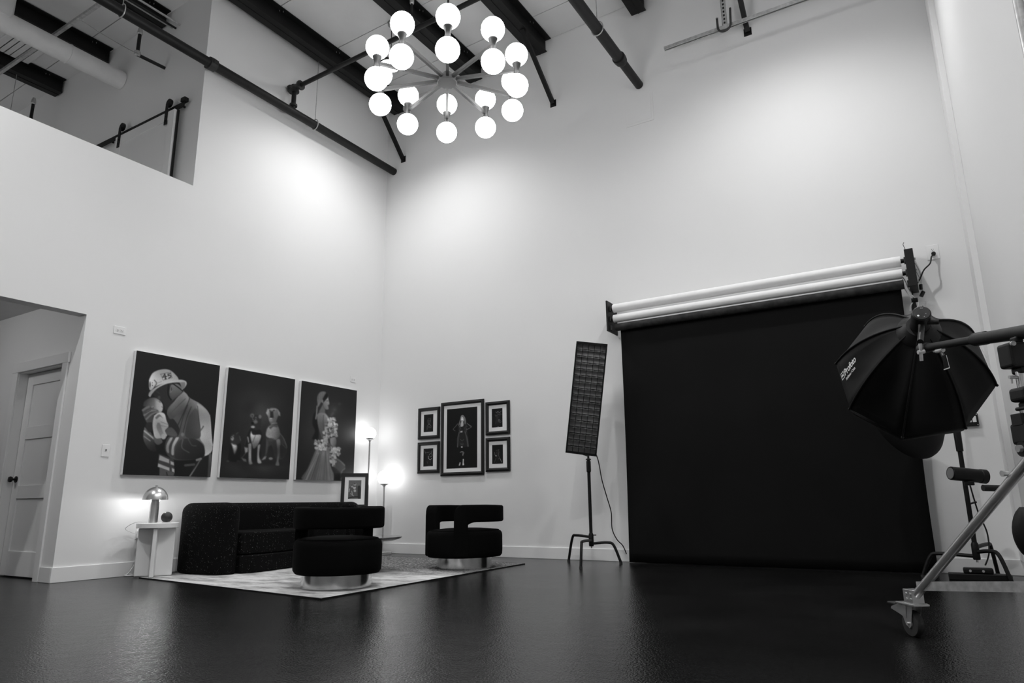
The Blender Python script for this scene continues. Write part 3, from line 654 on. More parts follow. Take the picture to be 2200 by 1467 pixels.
# ------------------------------------------------------------------ prints: procedural painting on a fine grid
class Paint:
    def __init__(s, corners, nu, nv, bg):
        s.nu, s.nv = nu, nv
        tl,tr_,br,bl = [np.array(c,float) for c in corners]
        # homography unit square (u right, v down) -> picture coordinates
        d1, d2, sm = tr_-br, bl-br, tl-tr_+br-bl
        den = d1[0]*d2[1]-d2[0]*d1[1]
        g = (sm[0]*d2[1]-d2[0]*sm[1])/den; h = (d1[0]*sm[1]-sm[0]*d1[1])/den
        a = tr_-tl+g*tr_; b = bl-tl+h*bl
        u, v = np.meshgrid(np.linspace(0,1,nu+1), np.linspace(0,1,nv+1)); s.u, s.v_ = u, v
        w = g*u+h*v+1
        s.x = (a[0]*u+b[0]*v+tl[0])/w; s.y = (a[1]*u+b[1]*v+tl[1])/w
        s.c = np.full(s.x.shape, float(bg)); s.px = abs(tr_[0]-tl[0])/nu
    def blend(s, m, val): s.c = s.c*(1-m)+val*m
    def glow(s, cx, cy, rx, ry, val):
        m = np.exp(-(((s.x-cx)/rx)**2+((s.y-cy)/ry)**2)); s.c = s.c+(val)*m
    def sdf(s, pts):
        p = np.array(pts,float); n = len(p); d = np.full(s.x.shape,1e18); ins = np.zeros(s.x.shape,bool)
        for i in range(n):
            a, b = p[i], p[(i+1)%n]; e = b-a; wx, wy = s.x-a[0], s.y-a[1]
            t = np.clip((wx*e[0]+wy*e[1])/max(e@e,1e-9),0,1); d = np.minimum(d,(wx-e[0]*t)**2+(wy-e[1]*t)**2)
            if a[1] != b[1]:
                c = ((a[1] > s.y) != (b[1] > s.y)) & (s.x < (b[0]-a[0])*(s.y-a[1])/(b[1]-a[1])+a[0]); ins ^= c
        return np.where(ins,-1,1)*np.sqrt(d)
    def poly(s, pts, v0, v1=None, g=None, soft=None, op=1., smooth=True):
        if smooth and len(pts) > 4:
            q = [Vector((x,y,0)) for x,y in pts]; q = arc_pts(q+[q[0]],4)[:-1]; pts = [(p.x,p.y) for p in q]
        soft = soft or s.px*1.1; m = np.clip(.5-s.sdf(pts)/(2*soft),0,1)*op
        val = v0
        if v1 is not None:
            (x0,y0),(x1,y1) = g; t = np.clip(((s.x-x0)*(x1-x0)+(s.y-y0)*(y1-y0))/((x1-x0)**2+(y1-y0)**2),0,1); val = v0+(v1-v0)*t
        s.blend(m,val)
    def ell(s, cx, cy, rx, ry, val, soft=.25, op=1.):
        d = np.sqrt(((s.x-cx)/rx)**2+((s.y-cy)/ry)**2); s.blend(np.clip((1+soft/2-d)/soft,0,1)*op, val)
    def line(s, pts, w, val, op=1.):
        d = np.full(s.x.shape,1e18); p = np.array([(q.x,q.y) for q in arc_pts([Vector((x,y,0)) for x,y in pts],4)] if len(pts) > 2 else pts,float)
        for a,b in zip(p[:-1],p[1:]):
            e = b-a; wx, wy = s.x-a[0], s.y-a[1]; t = np.clip((wx*e[0]+wy*e[1])/max(e@e,1e-9),0,1); d = np.minimum(d,(wx-e[0]*t)**2+(wy-e[1]*t)**2)
        s.blend(np.clip((w/2+s.px*.8-np.sqrt(d))/(s.px*1.6),0,1)*op, val)
    def speck(s, amp, seed=1):
        rs = np.random.RandomState(seed); s.c = s.c+(s.c-20)*amp*rs.randn(*s.c.shape)*.5
    def folds(s, amp, seed):
        rs = np.random.RandomState(seed); sc = (s.x.max()-s.x.min())/40; f = np.zeros(s.x.shape)
        for k in range(14):
            a = rs.uniform(0,2*np.pi); w = rs.uniform(.15,.6)/sc; f += np.sin((s.x*np.cos(a)+s.y*np.sin(a))*w+rs.uniform(0,6)+1.5*np.sin((s.x*np.sin(a)-s.y*np.cos(a))*w*.6))
        s.c = s.c+np.clip(s.c-30,0,None)*amp*f/2.6
        c = s.c.copy(); c[1:-1,1:-1] = .4*s.c[1:-1,1:-1]+.15*(s.c[2:,1:-1]+s.c[:-2,1:-1]+s.c[1:-1,2:]+s.c[1:-1,:-2]); s.c = c
    def mesh(s, name, fn, parent, gain=1.0):
        v = np.clip(s.c,0,255)/255; l = np.where(v<=.04045,v/12.92,((v+.055)/1.055)**2.4)*gain
        l = np.clip(l,.002,.9)
        vs = [fn(u,w) for u,w in zip(s.u.ravel(), s.v_.ravel())]; off = WLOC[parent.name]
        n = s.nu+1; fs = [(j*n+i,(j+1)*n+i,(j+1)*n+i+1,j*n+i+1) for j in range(s.nv) for i in range(s.nu)]
        me = bpy.data.meshes.new(name); me.from_pydata([Vector(p)-off for p in vs],[],fs)
        at = me.color_attributes.new('ink','FLOAT_COLOR','POINT'); cc = np.ones((len(vs),4),np.float32); cc[:,:3] = l.ravel()[:,None]
        at.data.foreach_set('color', cc.ravel()); me.materials.append(PRINTM)
        o = bpy.data.objects.new(name, me); COL.objects.link(o); o.parent = parent; return o

def paint_firefighter():
    p = Paint([(168,15),(1110,183),(1015,1442),(22,1418)],200,265,24)
    p.poly([(850,1240),(1020,1170),(1010,1440),(780,1440)],30)
    p.poly([(265,880),(330,930),(370,1000),(380,1060),(400,1150),(330,1140),(270,1060),(250,980)],85,35,((260,950),(390,1130)))
    p.line([(265,925),(310,960),(370,1010)],18,140); p.line([(262,985),(330,1035)],13,115)
    p.poly([(700,465),(770,545),(900,620),(995,730),(1015,900),(1032,1100),(960,1200),(850,1240),(620,1250),(520,1180),(500,1080),(540,990),(640,980),(640,900),(600,800),(520,740),(540,640),(640,560)],70,125,((560,900),(960,700)))
    p.poly([(520,760),(600,800),(660,900),(640,980),(540,985),(520,900)],40)
    p.poly([(860,610),(990,720),(1020,950),(1032,1140),(945,1200),(945,1090),(890,1000),(895,870),(850,700)],150,175,((880,700),(1020,1000)))
    p.poly([(760,760),(850,665),(890,870),(890,1000),(750,1000),(725,930)],62,90,((740,900),(880,760)))
    p.poly([(700,1010),(830,1010),(930,1080),(945,1200),(850,1240),(630,1240),(610,1180),(640,1060)],58,30,((700,1020),(880,1230)))
    p.line([(700,1020),(690,1110),(770,1165)],14,95,.8); p.line([(760,1010),(800,1080),(850,1090)],12,85,.7)
    for a in ((660,760),(700,780)): p.line([(a[0]+90,a[1]-130),(a[0]+40,a[1]),(a[0],a[1]+170)],10,45,.8)
    p.line([(770,555),(720,680),(640,860)],9,40,.9); p.line([(860,640),(880,800),(895,900)],9,60,.8); p.line([(930,870),(890,930)],14,70,.8)
    p.line([(1000,740),(1015,900),(1032,1130)],9,195,.7); p.line([(1010,1020),(1035,1080)],20,190,.8)
    p.poly([(520,740),(560,640),(690,485),(760,550),(720,650),(640,740),(560,790)],70,150,((540,720),(720,520)))
    p.line([(540,740),(640,640),(720,560)],8,70,.7)
    p.poly([(500,1090),(540,990),(650,990),(600,1100),(610,1220),(540,1190),(500,1130)],60)
    p.poly([(555,1000),(585,1000),(545,1090),(545,1170),(515,1150),(515,1080)],140); p.poly([(622,995),(655,1000),(605,1100),(600,1190),(570,1180),(580,1080)],155)
    p.poly([(430,1180),(600,1240),(610,1400),(420,1330)],60,smooth=False)
    for q in ([(440,1195),(548,1245),(548,1288),(432,1250)],[(425,1290),(552,1338),(552,1376),(420,1326)],[(562,1262),(600,1277),(604,1312),(566,1300)],[(578,1340),(608,1352),(608,1392),(582,1380)]): p.poly(q,160,smooth=False)
    p.poly([(440,1335),(610,1395),(600,1430),(440,1425)],75,smooth=False); p.line([(520,1390),(530,1430)],10,30)
    p.line([(905,1235),(850,1330),(785,1430)],16,95); p.line([(730,1310),(830,1300)],26,75); p.line([(860,1250),(905,1235)],26,120); p.line([(1012,1190),(1000,1430)],34,70)
    p.poly([(345,500),(420,440),(520,390),(600,370),(660,420),(692,480),(620,550),(540,650),(500,690),(470,600),(430,590),(390,550)],40)
    p.poly([(560,400),(640,395),(690,470),(600,560),(560,575),(540,490)],60,105,((560,560),(640,420)))
    p.ell(425,548,16,22,62,.8); p.line([(390,470),(430,500)],10,60,.7); p.poly([(555,405),(582,430),(572,475),(550,492),(548,450)],92); p.ell(564,450,7,20,62)
    p.line([(530,400),(528,510),(562,572)],15,18); p.line([(575,385),(640,430),(690,470)],12,20)
    p.poly([(312,340),(350,270),(430,232),(520,228),(590,268),(645,345),(560,372),(450,395),(370,430),(318,460)],205,150,((360,300),(640,360)))
    p.poly([(305,525),(325,475),(450,395),(560,360),(660,343),(722,358),(736,390),(716,430),(680,458),(690,410),(650,375),(520,388),(410,440),(350,500),(325,540)],185,165,((330,500),(720,380)))
    p.poly([(655,375),(715,372),(716,420),(682,450),(670,410)],115); p.poly([(310,350),(345,335),(365,370),(367,425),(332,465),(312,430)],205); p.ell(322,400,9,32,70,.6,.8); p.ell(347,380,5,6,60); p.ell(350,410,5,6,60)
    p.line([(370,350),(395,385),(370,430)],12,60,.7); p.line([(395,385),(450,365)],8,120,.6)
    p.poly([(440,283),(550,258),(572,322),(470,350)],185,smooth=False); p.line([(440,283),(550,258),(550,258)],4,80); p.line([(550,258),(572,322)],4,90); p.line([(572,322),(470,350)],4,90); p.line([(470,350),(440,283)],4,90)
    p.line([(497,336),(487,281)],13,40); p.line([(485,281),(464,316)],8,40); p.line([(463,317),(511,307)],9,40); p.line([(486,338),(508,333)],6,40)
    p.line([(552,275),(524,281)],10,40); p.line([(523,281),(526,299)],9,40); p.line([(526,300),(548,295),(556,312),(532,326)],11,40)
    p.poly([(248,645),(258,595),(310,557),(380,548),(432,580),(466,622),(466,682),(440,712),(380,690),(330,665)],60,150,((270,600),(450,650)))
    p.poly([(385,575),(430,590),(462,640),(452,700),(400,680)],150,165,((390,600),(460,680)),soft=14); p.ell(358,658,16,18,122); p.ell(361,660,7,10,92); p.line([(425,590),(440,600)],6,60); p.line([(455,650),(466,655)],6,70)
    p.poly([(235,690),(300,640),(345,665),(420,695),(370,740),(350,830),(300,840),(255,760)],70)
    p.line([(245,690),(280,665),(310,652)],26,105); p.line([(262,745),(320,700),(390,690)],24,112); p.line([(285,790),(345,735),(412,708)],20,110); p.line([(270,725),(330,690)],6,40)
    p.poly([(290,830),(350,830),(360,900),(320,940),(275,880)],40)
    p.poly([(372,750),(430,712),(490,730),(512,800),(536,870),(500,920),(520,980),(400,1012),(366,940),(356,830)],190,150,((380,760),(520,950)))
    p.poly([(385,770),(430,735),(470,780),(440,760),(400,790)],110); p.line([(450,820),(530,850)],8,130); p.line([(440,860),(530,880)],8,135)
    p.poly([(410,830),(440,840),(470,930),(505,985),(470,1015),(430,950),(400,880)],125); p.ell(482,985,28,32,150,.5); p.poly([(505,905),(570,882),(632,950),(620,985),(520,965)],75); p.ell(695,962,18,22,110,.6)
    p.poly([(360,970),(400,1010),(450,1010),(470,1050),(420,1080),(380,1050)],85)
    p.folds(.16,11); p.speck(.04); return p
def paint_dogs():
    p = Paint([(172,50),(982,192),(913,1410),(68,1390)],130,195,26)
    p.glow(530,640,300,330,26); p.glow(480,1250,420,160,22)
    p.ell(560,1205,330,40,30,1.2,.8)
    p.poly([(165,1190),(190,1050),(215,960),(310,960),(330,1060),(315,1195)],20); p.poly([(195,940),(205,880),(250,850),(310,880),(325,950),(290,985),(230,988)],42); p.line([(270,860),(290,845)],8,90); p.line([(310,890),(322,940)],8,75)
    p.ell(222,915,18,26,120,.6); p.ell(216,908,6,8,30); p.ell(235,880,10,8,90,.6); p.poly([(210,975),(240,990),(275,1000),(275,1050),(248,1105),(230,1040)],150,90,((240,990),(245,1100)),soft=10); p.ell(170,1192,18,12,60); p.ell(295,1190,20,10,45)
    p.poly([(370,1000),(420,830),(470,790),(560,810),(588,910),(565,1000),(560,1185),(330,1180),(335,1080)],26)
    p.poly([(437,690),(455,640),(500,630),(560,640),(572,700),(552,800),(470,800)],42)
    p.ell(460,636,24,25,110,.6); p.ell(462,640,10,12,60); p.ell(556,650,18,23,85,.6); p.ell(472,676,8,17,95,.9); p.ell(506,670,9,18,95,.9); p.ell(476,672,5,7,20); p.ell(506,672,5,7,20); p.ell(500,712,26,22,95,.8); p.ell(466,728,16,14,12); p.ell(470,775,24,15,150,.6);
    p.poly([(450,825),(475,870),(565,870),(562,925),(525,1000),(480,1040),(455,960),(440,880)],160,95,((470,860),(500,1030))); p.line([(500,880),(470,960)],8,80); p.line([(410,900),(420,960)],14,130)
    p.poly([(415,985),(452,980),(452,1100),(455,1180),(466,1222),(424,1222),(420,1100)],150); p.poly([(530,1000),(560,990),(548,1090),(553,1150),(577,1208),(533,1212),(525,1150)],150)
    p.poly([(368,1020),(412,1030),(408,1075),(380,1095)],160,soft=8); p.poly([(330,1150),(390,1168),(396,1200),(360,1192)],120); p.line([(385,1095),(340,1150)],8,80); p.line([(370,1000),(400,900)],8,60,.7)
    p.poly([(665,720),(770,730),(800,850),(850,920),(887,1020),(872,1100),(825,1165),(745,1150),(700,1000),(645,1020),(625,860)],50); p.line([(800,850),(850,920),(885,1020)],10,95,.8)
    p.poly([(640,800),(680,760),(770,760),(802,870),(745,930),(660,905),(628,870)],155,80,((660,830),(800,880)),soft=8); p.ell(690,930,40,20,60,.8)
    p.poly([(650,590),(680,545),(760,550),(790,600),(765,670),(742,725),(680,725),(655,650)],95); p.poly([(678,585),(715,580),(722,660),(680,668)],38,soft=8); p.ell(690,662,16,9,15); p.ell(690,668,18,5,160,.5); p.ell(690,690,22,14,115,.6); p.ell(675,575,8,8,30); p.ell(725,572,8,8,30); p.line([(690,560),(750,555)],10,125)
    p.poly([(628,605),(648,550),(672,560),(652,640)],115); p.poly([(768,558),(800,598),(804,640),(784,636)],125)
    p.poly([(668,775),(715,752),(765,742),(766,776),(720,772),(682,800)],75); p.line([(690,740),(762,725)],8,140)
    p.poly([(755,930),(800,930),(802,1080),(785,1180),(792,1238),(748,1236),(762,1180),(770,1080)],120,95,((760,950),(770,1200))); p.poly([(635,920),(657,950),(652,1060),(632,1130),(592,1180),(618,1120)],62); p.poly([(578,1178),(612,1135),(638,1130),(622,1165)],135); p.ell(690,1158,25,16,130,.5); p.poly([(800,1000),(850,980),(885,1040),(860,1120),(815,1150)],38); p.line([(830,985),(880,1030)],8,85,.8)
    p.folds(.22,12); p.speck(.07,2); return p
def paint_gown():
    p = Paint([(108,45),(865,175),(822,1420),(38,1408)],115,195,26)
    p.glow(430,760,300,420,26); p.glow(790,760,120,160,22); p.glow(560,430,90,90,16)
    for (x,y) in ((630,360),(560,440),(540,490),(520,520)): p.glow(x,y,22,22,18)
    rs = random.Random(4)
    p.poly([(300,470),(335,560),(345,720),(335,855),(255,845),(295,740),(258,640),(270,520)],17,soft=10)
    p.poly([(320,515),(360,480),(430,488),(495,580),(450,640),(435,760),(400,845),(362,760),(330,640)],120,80,((430,520),(340,760)))
    p.line([(410,520),(405,640),(420,760)],12,75,.7); p.line([(440,520),(480,575)],12,140,.7)
    p.poly([(345,475),(398,370),(432,440),(428,492)],95)
    p.poly([(400,350),(430,310),(467,252),(476,300),(489,362),(472,382),(477,432),(440,438),(408,395)],110,150,((410,380),(480,320))); p.line([(452,322),(470,320)],6,40); p.line([(465,385),(478,382)],6,70)
    p.poly([(440,205),(472,258),(432,312),(402,335),(395,290)],16); p.poly([(330,405),(322,280),(350,212),(400,190),(442,205),(418,252),(392,305),(346,395)],105); p.ell(392,325,14,24,120,.6)
    for k in range(7): p.line([(430-14*k,200+8*k),(400-10*k,260+12*k),(372-8*k,330+9*k)],4,150 if k%2 else 60,.8)
    p.line([(322,395),(318,460),(305,570)],16,120); p.line([(330,400),(330,500)],5,60)
    p.poly([(500,835),(570,818),(589,880),(572,945),(530,955),(505,900)],150,85,((520,870),(585,900))); p.poly([(400,845),(450,868),(540,948),(520,965),(430,905)],85)
    p.poly([(310,985),(440,935),(500,1000),(505,1200),(555,1412),(130,1412),(200,1250)],80,105,((180,1300),(480,1200)))
    for k in range(26):
        a = rs.random(); x1 = 140+400*a; x0 = 335+140*a+rs.uniform(-12,12); p.line([(x0,1000+rs.uniform(-30,60)),(x1,1410)],rs.uniform(3,8),rs.choice([130,145,60,70]),.55)
    p.poly([(575,1100),(640,1140),(702,1192),(712,1250),(672,1290),(650,1345),(645,1412),(560,1412),(570,1300),(555,1200)],75,45,((680,1200),(580,1400))); p.line([(590,1110),(650,1150),(700,1200)],20,115,.8); p.line([(705,1250),(665,1290),(655,1400)],14,100,.7)
    p.poly([(545,1220),(640,1290),(640,1412),(560,1412)],30,op=.7)
    def blooms(poly, n, rr):
        xs = [q[0] for q in poly]; ysq = [q[1] for q in poly]
        for _ in range(n):
            x, y = rs.uniform(min(xs),max(xs)), rs.uniform(min(ysq),max(ysq)); v = rs.choice([175,160,190,140,165,95])
            p.ell(x,y,rr*rs.uniform(.5,1.1),rr*rs.uniform(.5,1.1),v,.6,.9)
    for (cx,cy,rx,ry,n) in ((520,600,48,50,26),(545,700,48,70,38),(470,700,38,60,26),(450,800,38,60,24),(425,880,36,40,18),(370,930,75,62,60),(550,770,40,40,22),(570,1010,68,60,56),(540,1110,42,50,26),(535,1180,30,38,16)):
        blooms([(cx-rx,cy-ry),(cx+rx,cy+ry)],n,19)
    p.line([(520,690),(560,730)],6,80,.7); p.line([(500,760),(480,800)],6,80,.7)
    p.folds(.10,13); p.speck(.04,3); return p
def canvas(corners_px, paint, label):
    q = [P(*c,0,.045) for c in corners_px]
    y0, y1 = (q[0].y+q[3].y)/2, (q[1].y+q[2].y)/2; z1, z0 = 2.249, .978
    t = thing('canvas_print', (.0225,(y0+y1)/2,z0), label, 'canvas', 'gallery canvases on the left wall')
    MB().box((.004,y0,z0),(.044,y1,z1)).build('canvas_edge', CANVASW, t, smooth=0, bevel=.003)
    paint.mesh('photo', lambda u,v: (.0452, y0+.002+(y1-y0-.004)*u, z1-.002-(z1-z0-.004)*v), t, 1.25)
canvas(((292,753),(471.6,784),(454,1025),(264,1020)), paint_firefighter(), 'black canvas photo of a firefighter cradling a baby')
canvas(((490,788.8),(633.7,814),(622,1030),(472,1026)), paint_dogs(), 'black canvas photo of three sitting dogs')
canvas(((647.2,817),(765.6,837.7),(761,1034),(636,1031)), paint_gown(), 'black canvas photo of a woman in a flower-trimmed gown')

# ------------------------------------------------------------------ framed prints on the back wall
def framed(x0,x1,z0,z1, fwid, matw, paint, label, gain=1.25, yw=0):
    t = thing('framed_print', ((x0+x1)/2, yw-.002, z0), label, 'framed picture', 'framed prints on the back wall')
    def rail(a,b,c,d):     # a,b outer corners, c,d inner
        fr = [(*a,),(*b,),(*d,),(*c,)]
        back = [(x,yw-.003,z) for x,z in fr]; out = [(a[0],yw-.024,a[1]),(b[0],yw-.024,b[1])]; 
        ia, ib = ((a[0]*.45+c[0]*.55),(a[1]*.45+c[1]*.55)), ((b[0]*.45+d[0]*.55),(b[1]*.45+d[1]*.55))
        ridge = [(ia[0],yw-.034,ia[1]),(ib[0],yw-.034,ib[1])]; inn = [(c[0],yw-.016,c[1]),(d[0],yw-.016,d[1])]
        A = [back[0],out[0],ridge[0],inn[0],back[3]]; B = [back[1],out[1],ridge[1],inn[1],back[2]]
        MB().loft([A,B]).build('frame_rail', FRAME, t, smooth=0)
    O = [(x0,z1),(x1,z1),(x1,z0),(x0,z0)]; I = [(x0+fwid,z1-fwid),(x1-fwid,z1-fwid),(x1-fwid,z0+fwid),(x0+fwid,z0+fwid)]
    for i in range(4): rail(O[i],O[(i+1)%4],I[i],I[(i+1)%4])
    MB().box((x0+fwid-.004,yw-.012,z0+fwid-.004),(x1-fwid+.004,yw-.006,z1-fwid+.004)).build('mat_board', MATBOARD, t, smooth=0)
    a0,a1,b0,b1 = matw
    paint.mesh('photo', lambda u,v: (a0+(a1-a0)*u, yw-.0125, b1-(b1-b0)*v), t, gain)
def cz(x, y): return (890+x/8.15, 850+y/8.15)
def frame_at(outer, inner, paint, label):
    q = [P(*cz(*c),1,-.025) for c in outer]; r = [P(*cz(*c),1,-.012) for c in inner]
    x0,x1 = (q[0].x+q[3].x)/2,(q[1].x+q[2].x)/2; z1,z0 = (q[0].z+q[1].z)/2,(q[2].z+q[3].z)/2
    framed(x0,x1,z0,z1,.047,((r[0].x+r[3].x)/2,(r[1].x+r[2].x)/2,(r[2].z+r[3].z)/2,(r[0].z+r[1].z)/2),paint,label)
def paint_standing():
    c = [(572,238),(1100,190),(1105,1258),(567,1277)]; p = Paint(c,100,190,14); rs = random.Random(3)
    p.poly([(800,480),(870,460),(915,500),(930,620),(960,860),(870,900),(790,880),(755,900),(780,620),(770,520)],30)
    for a in ([(760,490),(720,540),(682,588),(715,612)],[(920,480),(960,510),(1000,548),(905,600)],[(940,500),(990,545)]): p.line(a,9,95)
    p.ell(842,400,34,60,150); p.poly([(805,400),(842,342),(888,380),(905,470),(880,500),(868,420),(815,420),(800,500),(770,520)],105); p.ell(838,405,20,32,215,.5); p.line([(826,392),(834,392)],5,60); p.line([(845,392),(853,392)],5,60); p.line([(830,428),(846,428)],5,90)
    p.poly([(822,450),(852,450),(860,520),(825,552),(806,520)],165); p.poly([(800,545),(862,540),(858,610),(806,612)],28); p.poly([(808,618),(846,615),(842,642),(806,645)],165,smooth=False)
    for k in range(34):
        x = rs.choice([785,800,885,905,920])+rs.uniform(-14,14); y = rs.uniform(470,640); p.line([(x,y),(x+rs.uniform(-14,14),y+rs.uniform(15,50))],4,rs.choice([80,110,60]),.7)
    for k in range(16): p.line([(784+rs.uniform(-6,6),640),(772+rs.uniform(-18,8),760),(755+rs.uniform(-10,12),900)],4,rs.choice([70,100,45]),.7)
    for k in range(16): p.line([(885+rs.uniform(-8,8),630),(920+rs.uniform(-14,12),740),(945+rs.uniform(-16,14),890)],4,rs.choice([80,115,50]),.7)
    p.line([(805,760),(838,790),(868,765)],6,90); p.line([(800,800),(805,880)],5,60); p.ell(838,845,26,26,45,.6); p.line([(815,840),(840,870),(860,840)],5,85); p.ell(834,898,16,14,160,.6); p.line([(805,990),(840,980),(870,995),(850,1040)],9,150); p.line([(840,985),(855,1050)],9,120)
    p.poly([(852,1110),(870,1110),(868,1170),(876,1210),(848,1215),(850,1170)],190); p.poly([(800,1165),(812,1170),(806,1215),(784,1222),(790,1195)],185)
    p.speck(.1,5); return p
def paint_dogface(c, strokes, dots, seed):
    p = Paint(c,56,100,15)
    mx = sum(q[0] for q in c)/4; my = sum(q[1] for q in c)/4
    p.glow(mx+5,my-20,32,50,22); p.glow(mx+5,my+70,45,60,14)
    for s_ in strokes: p.line(s_[0],s_[1]*.5,min(230,s_[2]*1.5),.9)
    for d in dots: p.ell(*d)
    p.speck(.25,seed); return p
fr = [
 ([(62,228),(438,186),(438,742),(65,768)],[(168,335),(332,318),(333,625),(168,640)],
  [([(232,440),(245,400),(265,395),(292,390)],8,60),([(240,420),(240,470),(262,500)],7,90),([(290,400),(285,450),(262,500)],7,90),([(250,430),(278,430)],6,80),([(262,500),(230,530),(225,600)],7,95),([(262,500),(292,520),(295,560)],7,100),([(245,550),(265,545),(280,560)],7,110),([(240,560),(222,610)],6,60)],[(263,452,10,16,50,.5)],
  'small black-framed dog silhouette print, upper left of the group'),
 ([(55,820),(438,795),(430,1350),(50,1362)],[(163,927),(332,920),(328,1235),(160,1238)],
  [([(180,960),(205,1020)],9,80),([(190,990),(250,1000)],8,90),([(300,1000),(312,960)],9,130),([(225,990),(290,985)],10,80),([(262,1040),(285,1010),(312,1030),(305,1065),(275,1070)],9,120),([(245,1060),(250,1100),(285,1120),(302,1100)],10,160),([(225,1150),(235,1185)],7,70),([(240,1232),(262,1228),(300,1234)],6,120),([(290,1130),(290,1180)],6,60)],[(286,1042,16,16,20,.5)],
  'small black-framed dog portrait with pricked ears, lower left of the group'),
 ([(1242,118),(1658,76),(1668,668),(1248,690)],[(1355,232),(1543,214),(1548,545),(1362,558)],
  [([(1425,285),(1460,300),(1500,290)],10,110),([(1500,290),(1528,265)],10,90),([(1450,280),(1480,275)],8,130),([(1415,330),(1425,360),(1460,335)],8,80),([(1470,330),(1500,320),(1525,325)],8,90),([(1470,440),(1485,415),(1510,440)],10,120),([(1480,440),(1500,470),(1525,455)],8,90),([(1430,440),(1425,500)],6,50),([(1500,340),(1500,360)],8,70)],[(1490,445,20,24,60,.7),(1470,543,8,6,150,.5)],
  'small black-framed dark dog face print, upper right of the group'),
 ([(1245,742),(1665,720),(1672,1322),(1250,1330)],[(1362,866),(1552,850),(1556,1187),(1365,1195)],
  [([(1405,990),(1415,1040),(1440,1055)],9,110),([(1430,960),(1480,945)],7,80),([(1485,940),(1470,975)],7,70),([(1485,980),(1475,1040),(1490,1080),(1475,1110)],8,85),([(1440,985),(1455,1020)],7,60),([(1430,1090),(1405,1170)],9,70),([(1500,1095),(1530,1165)],12,120),([(1515,1110),(1525,1160)],8,80),([(1430,1170),(1445,1165)],6,60)],[(1432,1052,14,9,170,.5),(1440,1020,16,22,35,.6)],
  'small black-framed dog in profile print, lower right of the group')]
for i,(o,inn,st_,dt_,lab) in enumerate(fr): frame_at(o,inn,paint_dogface(inn,st_,dt_,10+i),lab)
frame_at([(462,125),(1208,55),(1215,1388),(458,1402)],[(572,238),(1100,190),(1105,1258),(567,1277)],paint_standing(),'large black-framed print of a standing woman with a dog, centre of the group')

# standing frame in the corner, on the white side table
def paint_family():
    p = Paint([(405,430),(832,430),(815,1065),(388,1065)],40,60,95)
    p.poly([(400,700),(480,640),(640,600),(720,700),(760,1000),(400,1000)],75); p.ell(520,630,36,50,150,.4); p.ell(615,570,45,50,140,.4); p.ell(600,680,48,55,165,.4); p.ell(610,545,30,20,60,.8); p.ell(615,790,40,45,160,.5); p.ell(515,600,30,18,60,.8); p.ell(600,645,40,18,70,.8)
    p.line([(440,720),(420,820)],28,150); p.line([(510,800),(540,930),(580,970)],26,150); p.line([(470,880),(530,940)],24,130); p.poly([(710,640),(760,610),(800,660),(820,800),(815,1060),(720,1060)],38); p.line([(395,1040),(560,1000),(720,1000)],40,30); p.speck(.1,8); return p
cxy = Vector((.30,-.62,.615))
sf = thing('photo_frame', cxy, 'black standing photo frame with white mat beside the tall floor lamp', 'photo frame')
vd = Vector((CAM.x-cxy.x,CAM.y-cxy.y,0)).normalized(); rz_ = math.atan2(vd.y,vd.x)+math.pi/2
dep = (cxy-CAM).dot(fw); wpx = dep/F_PX
Wf, Hf = 58*wpx, 70*wpx+.03; fwid = 7.5*wpx; tl_ = math.radians(-8)
Rm = Matrix.Rotation(rz_,3,'Z') @ Matrix.Rotation(tl_,3,'X')
cpx = P(762,1055,2,.7)
base_p = PD(760.5,1091,dep); base_p.z = .615
def fp(x,y,z): return Rm@Vector((x,y,z))+base_p+Vector((0,0,.002))
def fbox(x0,x1,y0,y1,z0,z1,nm,m):
    MB().add([fp(*q) for q in ((x0,y0,z0),(x1,y0,z0),(x1,y1,z0),(x0,y1,z0),(x0,y0,z1),(x1,y0,z1),(x1,y1,z1),(x0,y1,z1))],[(3,2,1,0),(4,5,6,7),(0,1,5,4),(1,2,6,5),(2,3,7,6),(3,0,4,7)]).build(nm,m,sf,smooth=0)
fbox(-Wf/2,-Wf/2+fwid,-.02,0,0,Hf,'frame_rail',FRAME); fbox(Wf/2-fwid,Wf/2,-.02,0,0,Hf,'frame_rail',FRAME)
fbox(-Wf/2+fwid,Wf/2-fwid,-.02,0,0,fwid,'frame_rail',FRAME); fbox(-Wf/2+fwid,Wf/2-fwid,-.02,0,Hf-fwid,Hf,'frame_rail',FRAME)
fbox(-Wf/2+fwid,Wf/2-fwid,-.012,-.004,fwid,Hf-fwid,'mat_board',MATBOARD)
fbox(-.02,.02,.0,.006,.0,Hf*.6,'easel_leg',FRAME)
pw, ph = 27*wpx, 40*wpx
paint_family().mesh('photo', lambda u,v: fp(-pw/2+pw*u,-.0125,Hf*.53+ph/2-ph*v), sf, 1.25)

# ------------------------------------------------------------------ backdrop rollers on the back wall
YRO = -.20
bl_, br_ = P(1312,660,1,YRO), P(1940,565,1,YRO)
XL, XR = 3.885, 6.925
def roll(z, y, r, m, label, x0=XL, x1=XR):
    t = thing('backdrop_roll', (x0,y,z), label, 'backdrop roll', 'paper rolls of the backdrop system')
    MB().lathe([(.0,0),(r,0),(r,x1-x0),(0,x1-x0)], (x0,y,z), 32, (1,0,0)).build('paper', m, t, smooth=40)
    for xx,d in ((x0,-1),(x1,1)): MB().lathe([(0,0),(.022,0),(.022,.035),(0,.035)], (xx,y,z), 16, (d,0,0)).build('core_plug', PLASTIC, t)
roll(2.930, YRO, .052, PAPERW, 'white paper roll, uppermost of the backdrop rolls')
roll(2.803, YRO, .048, PAPERW, 'white paper roll, middle of the backdrop rolls')
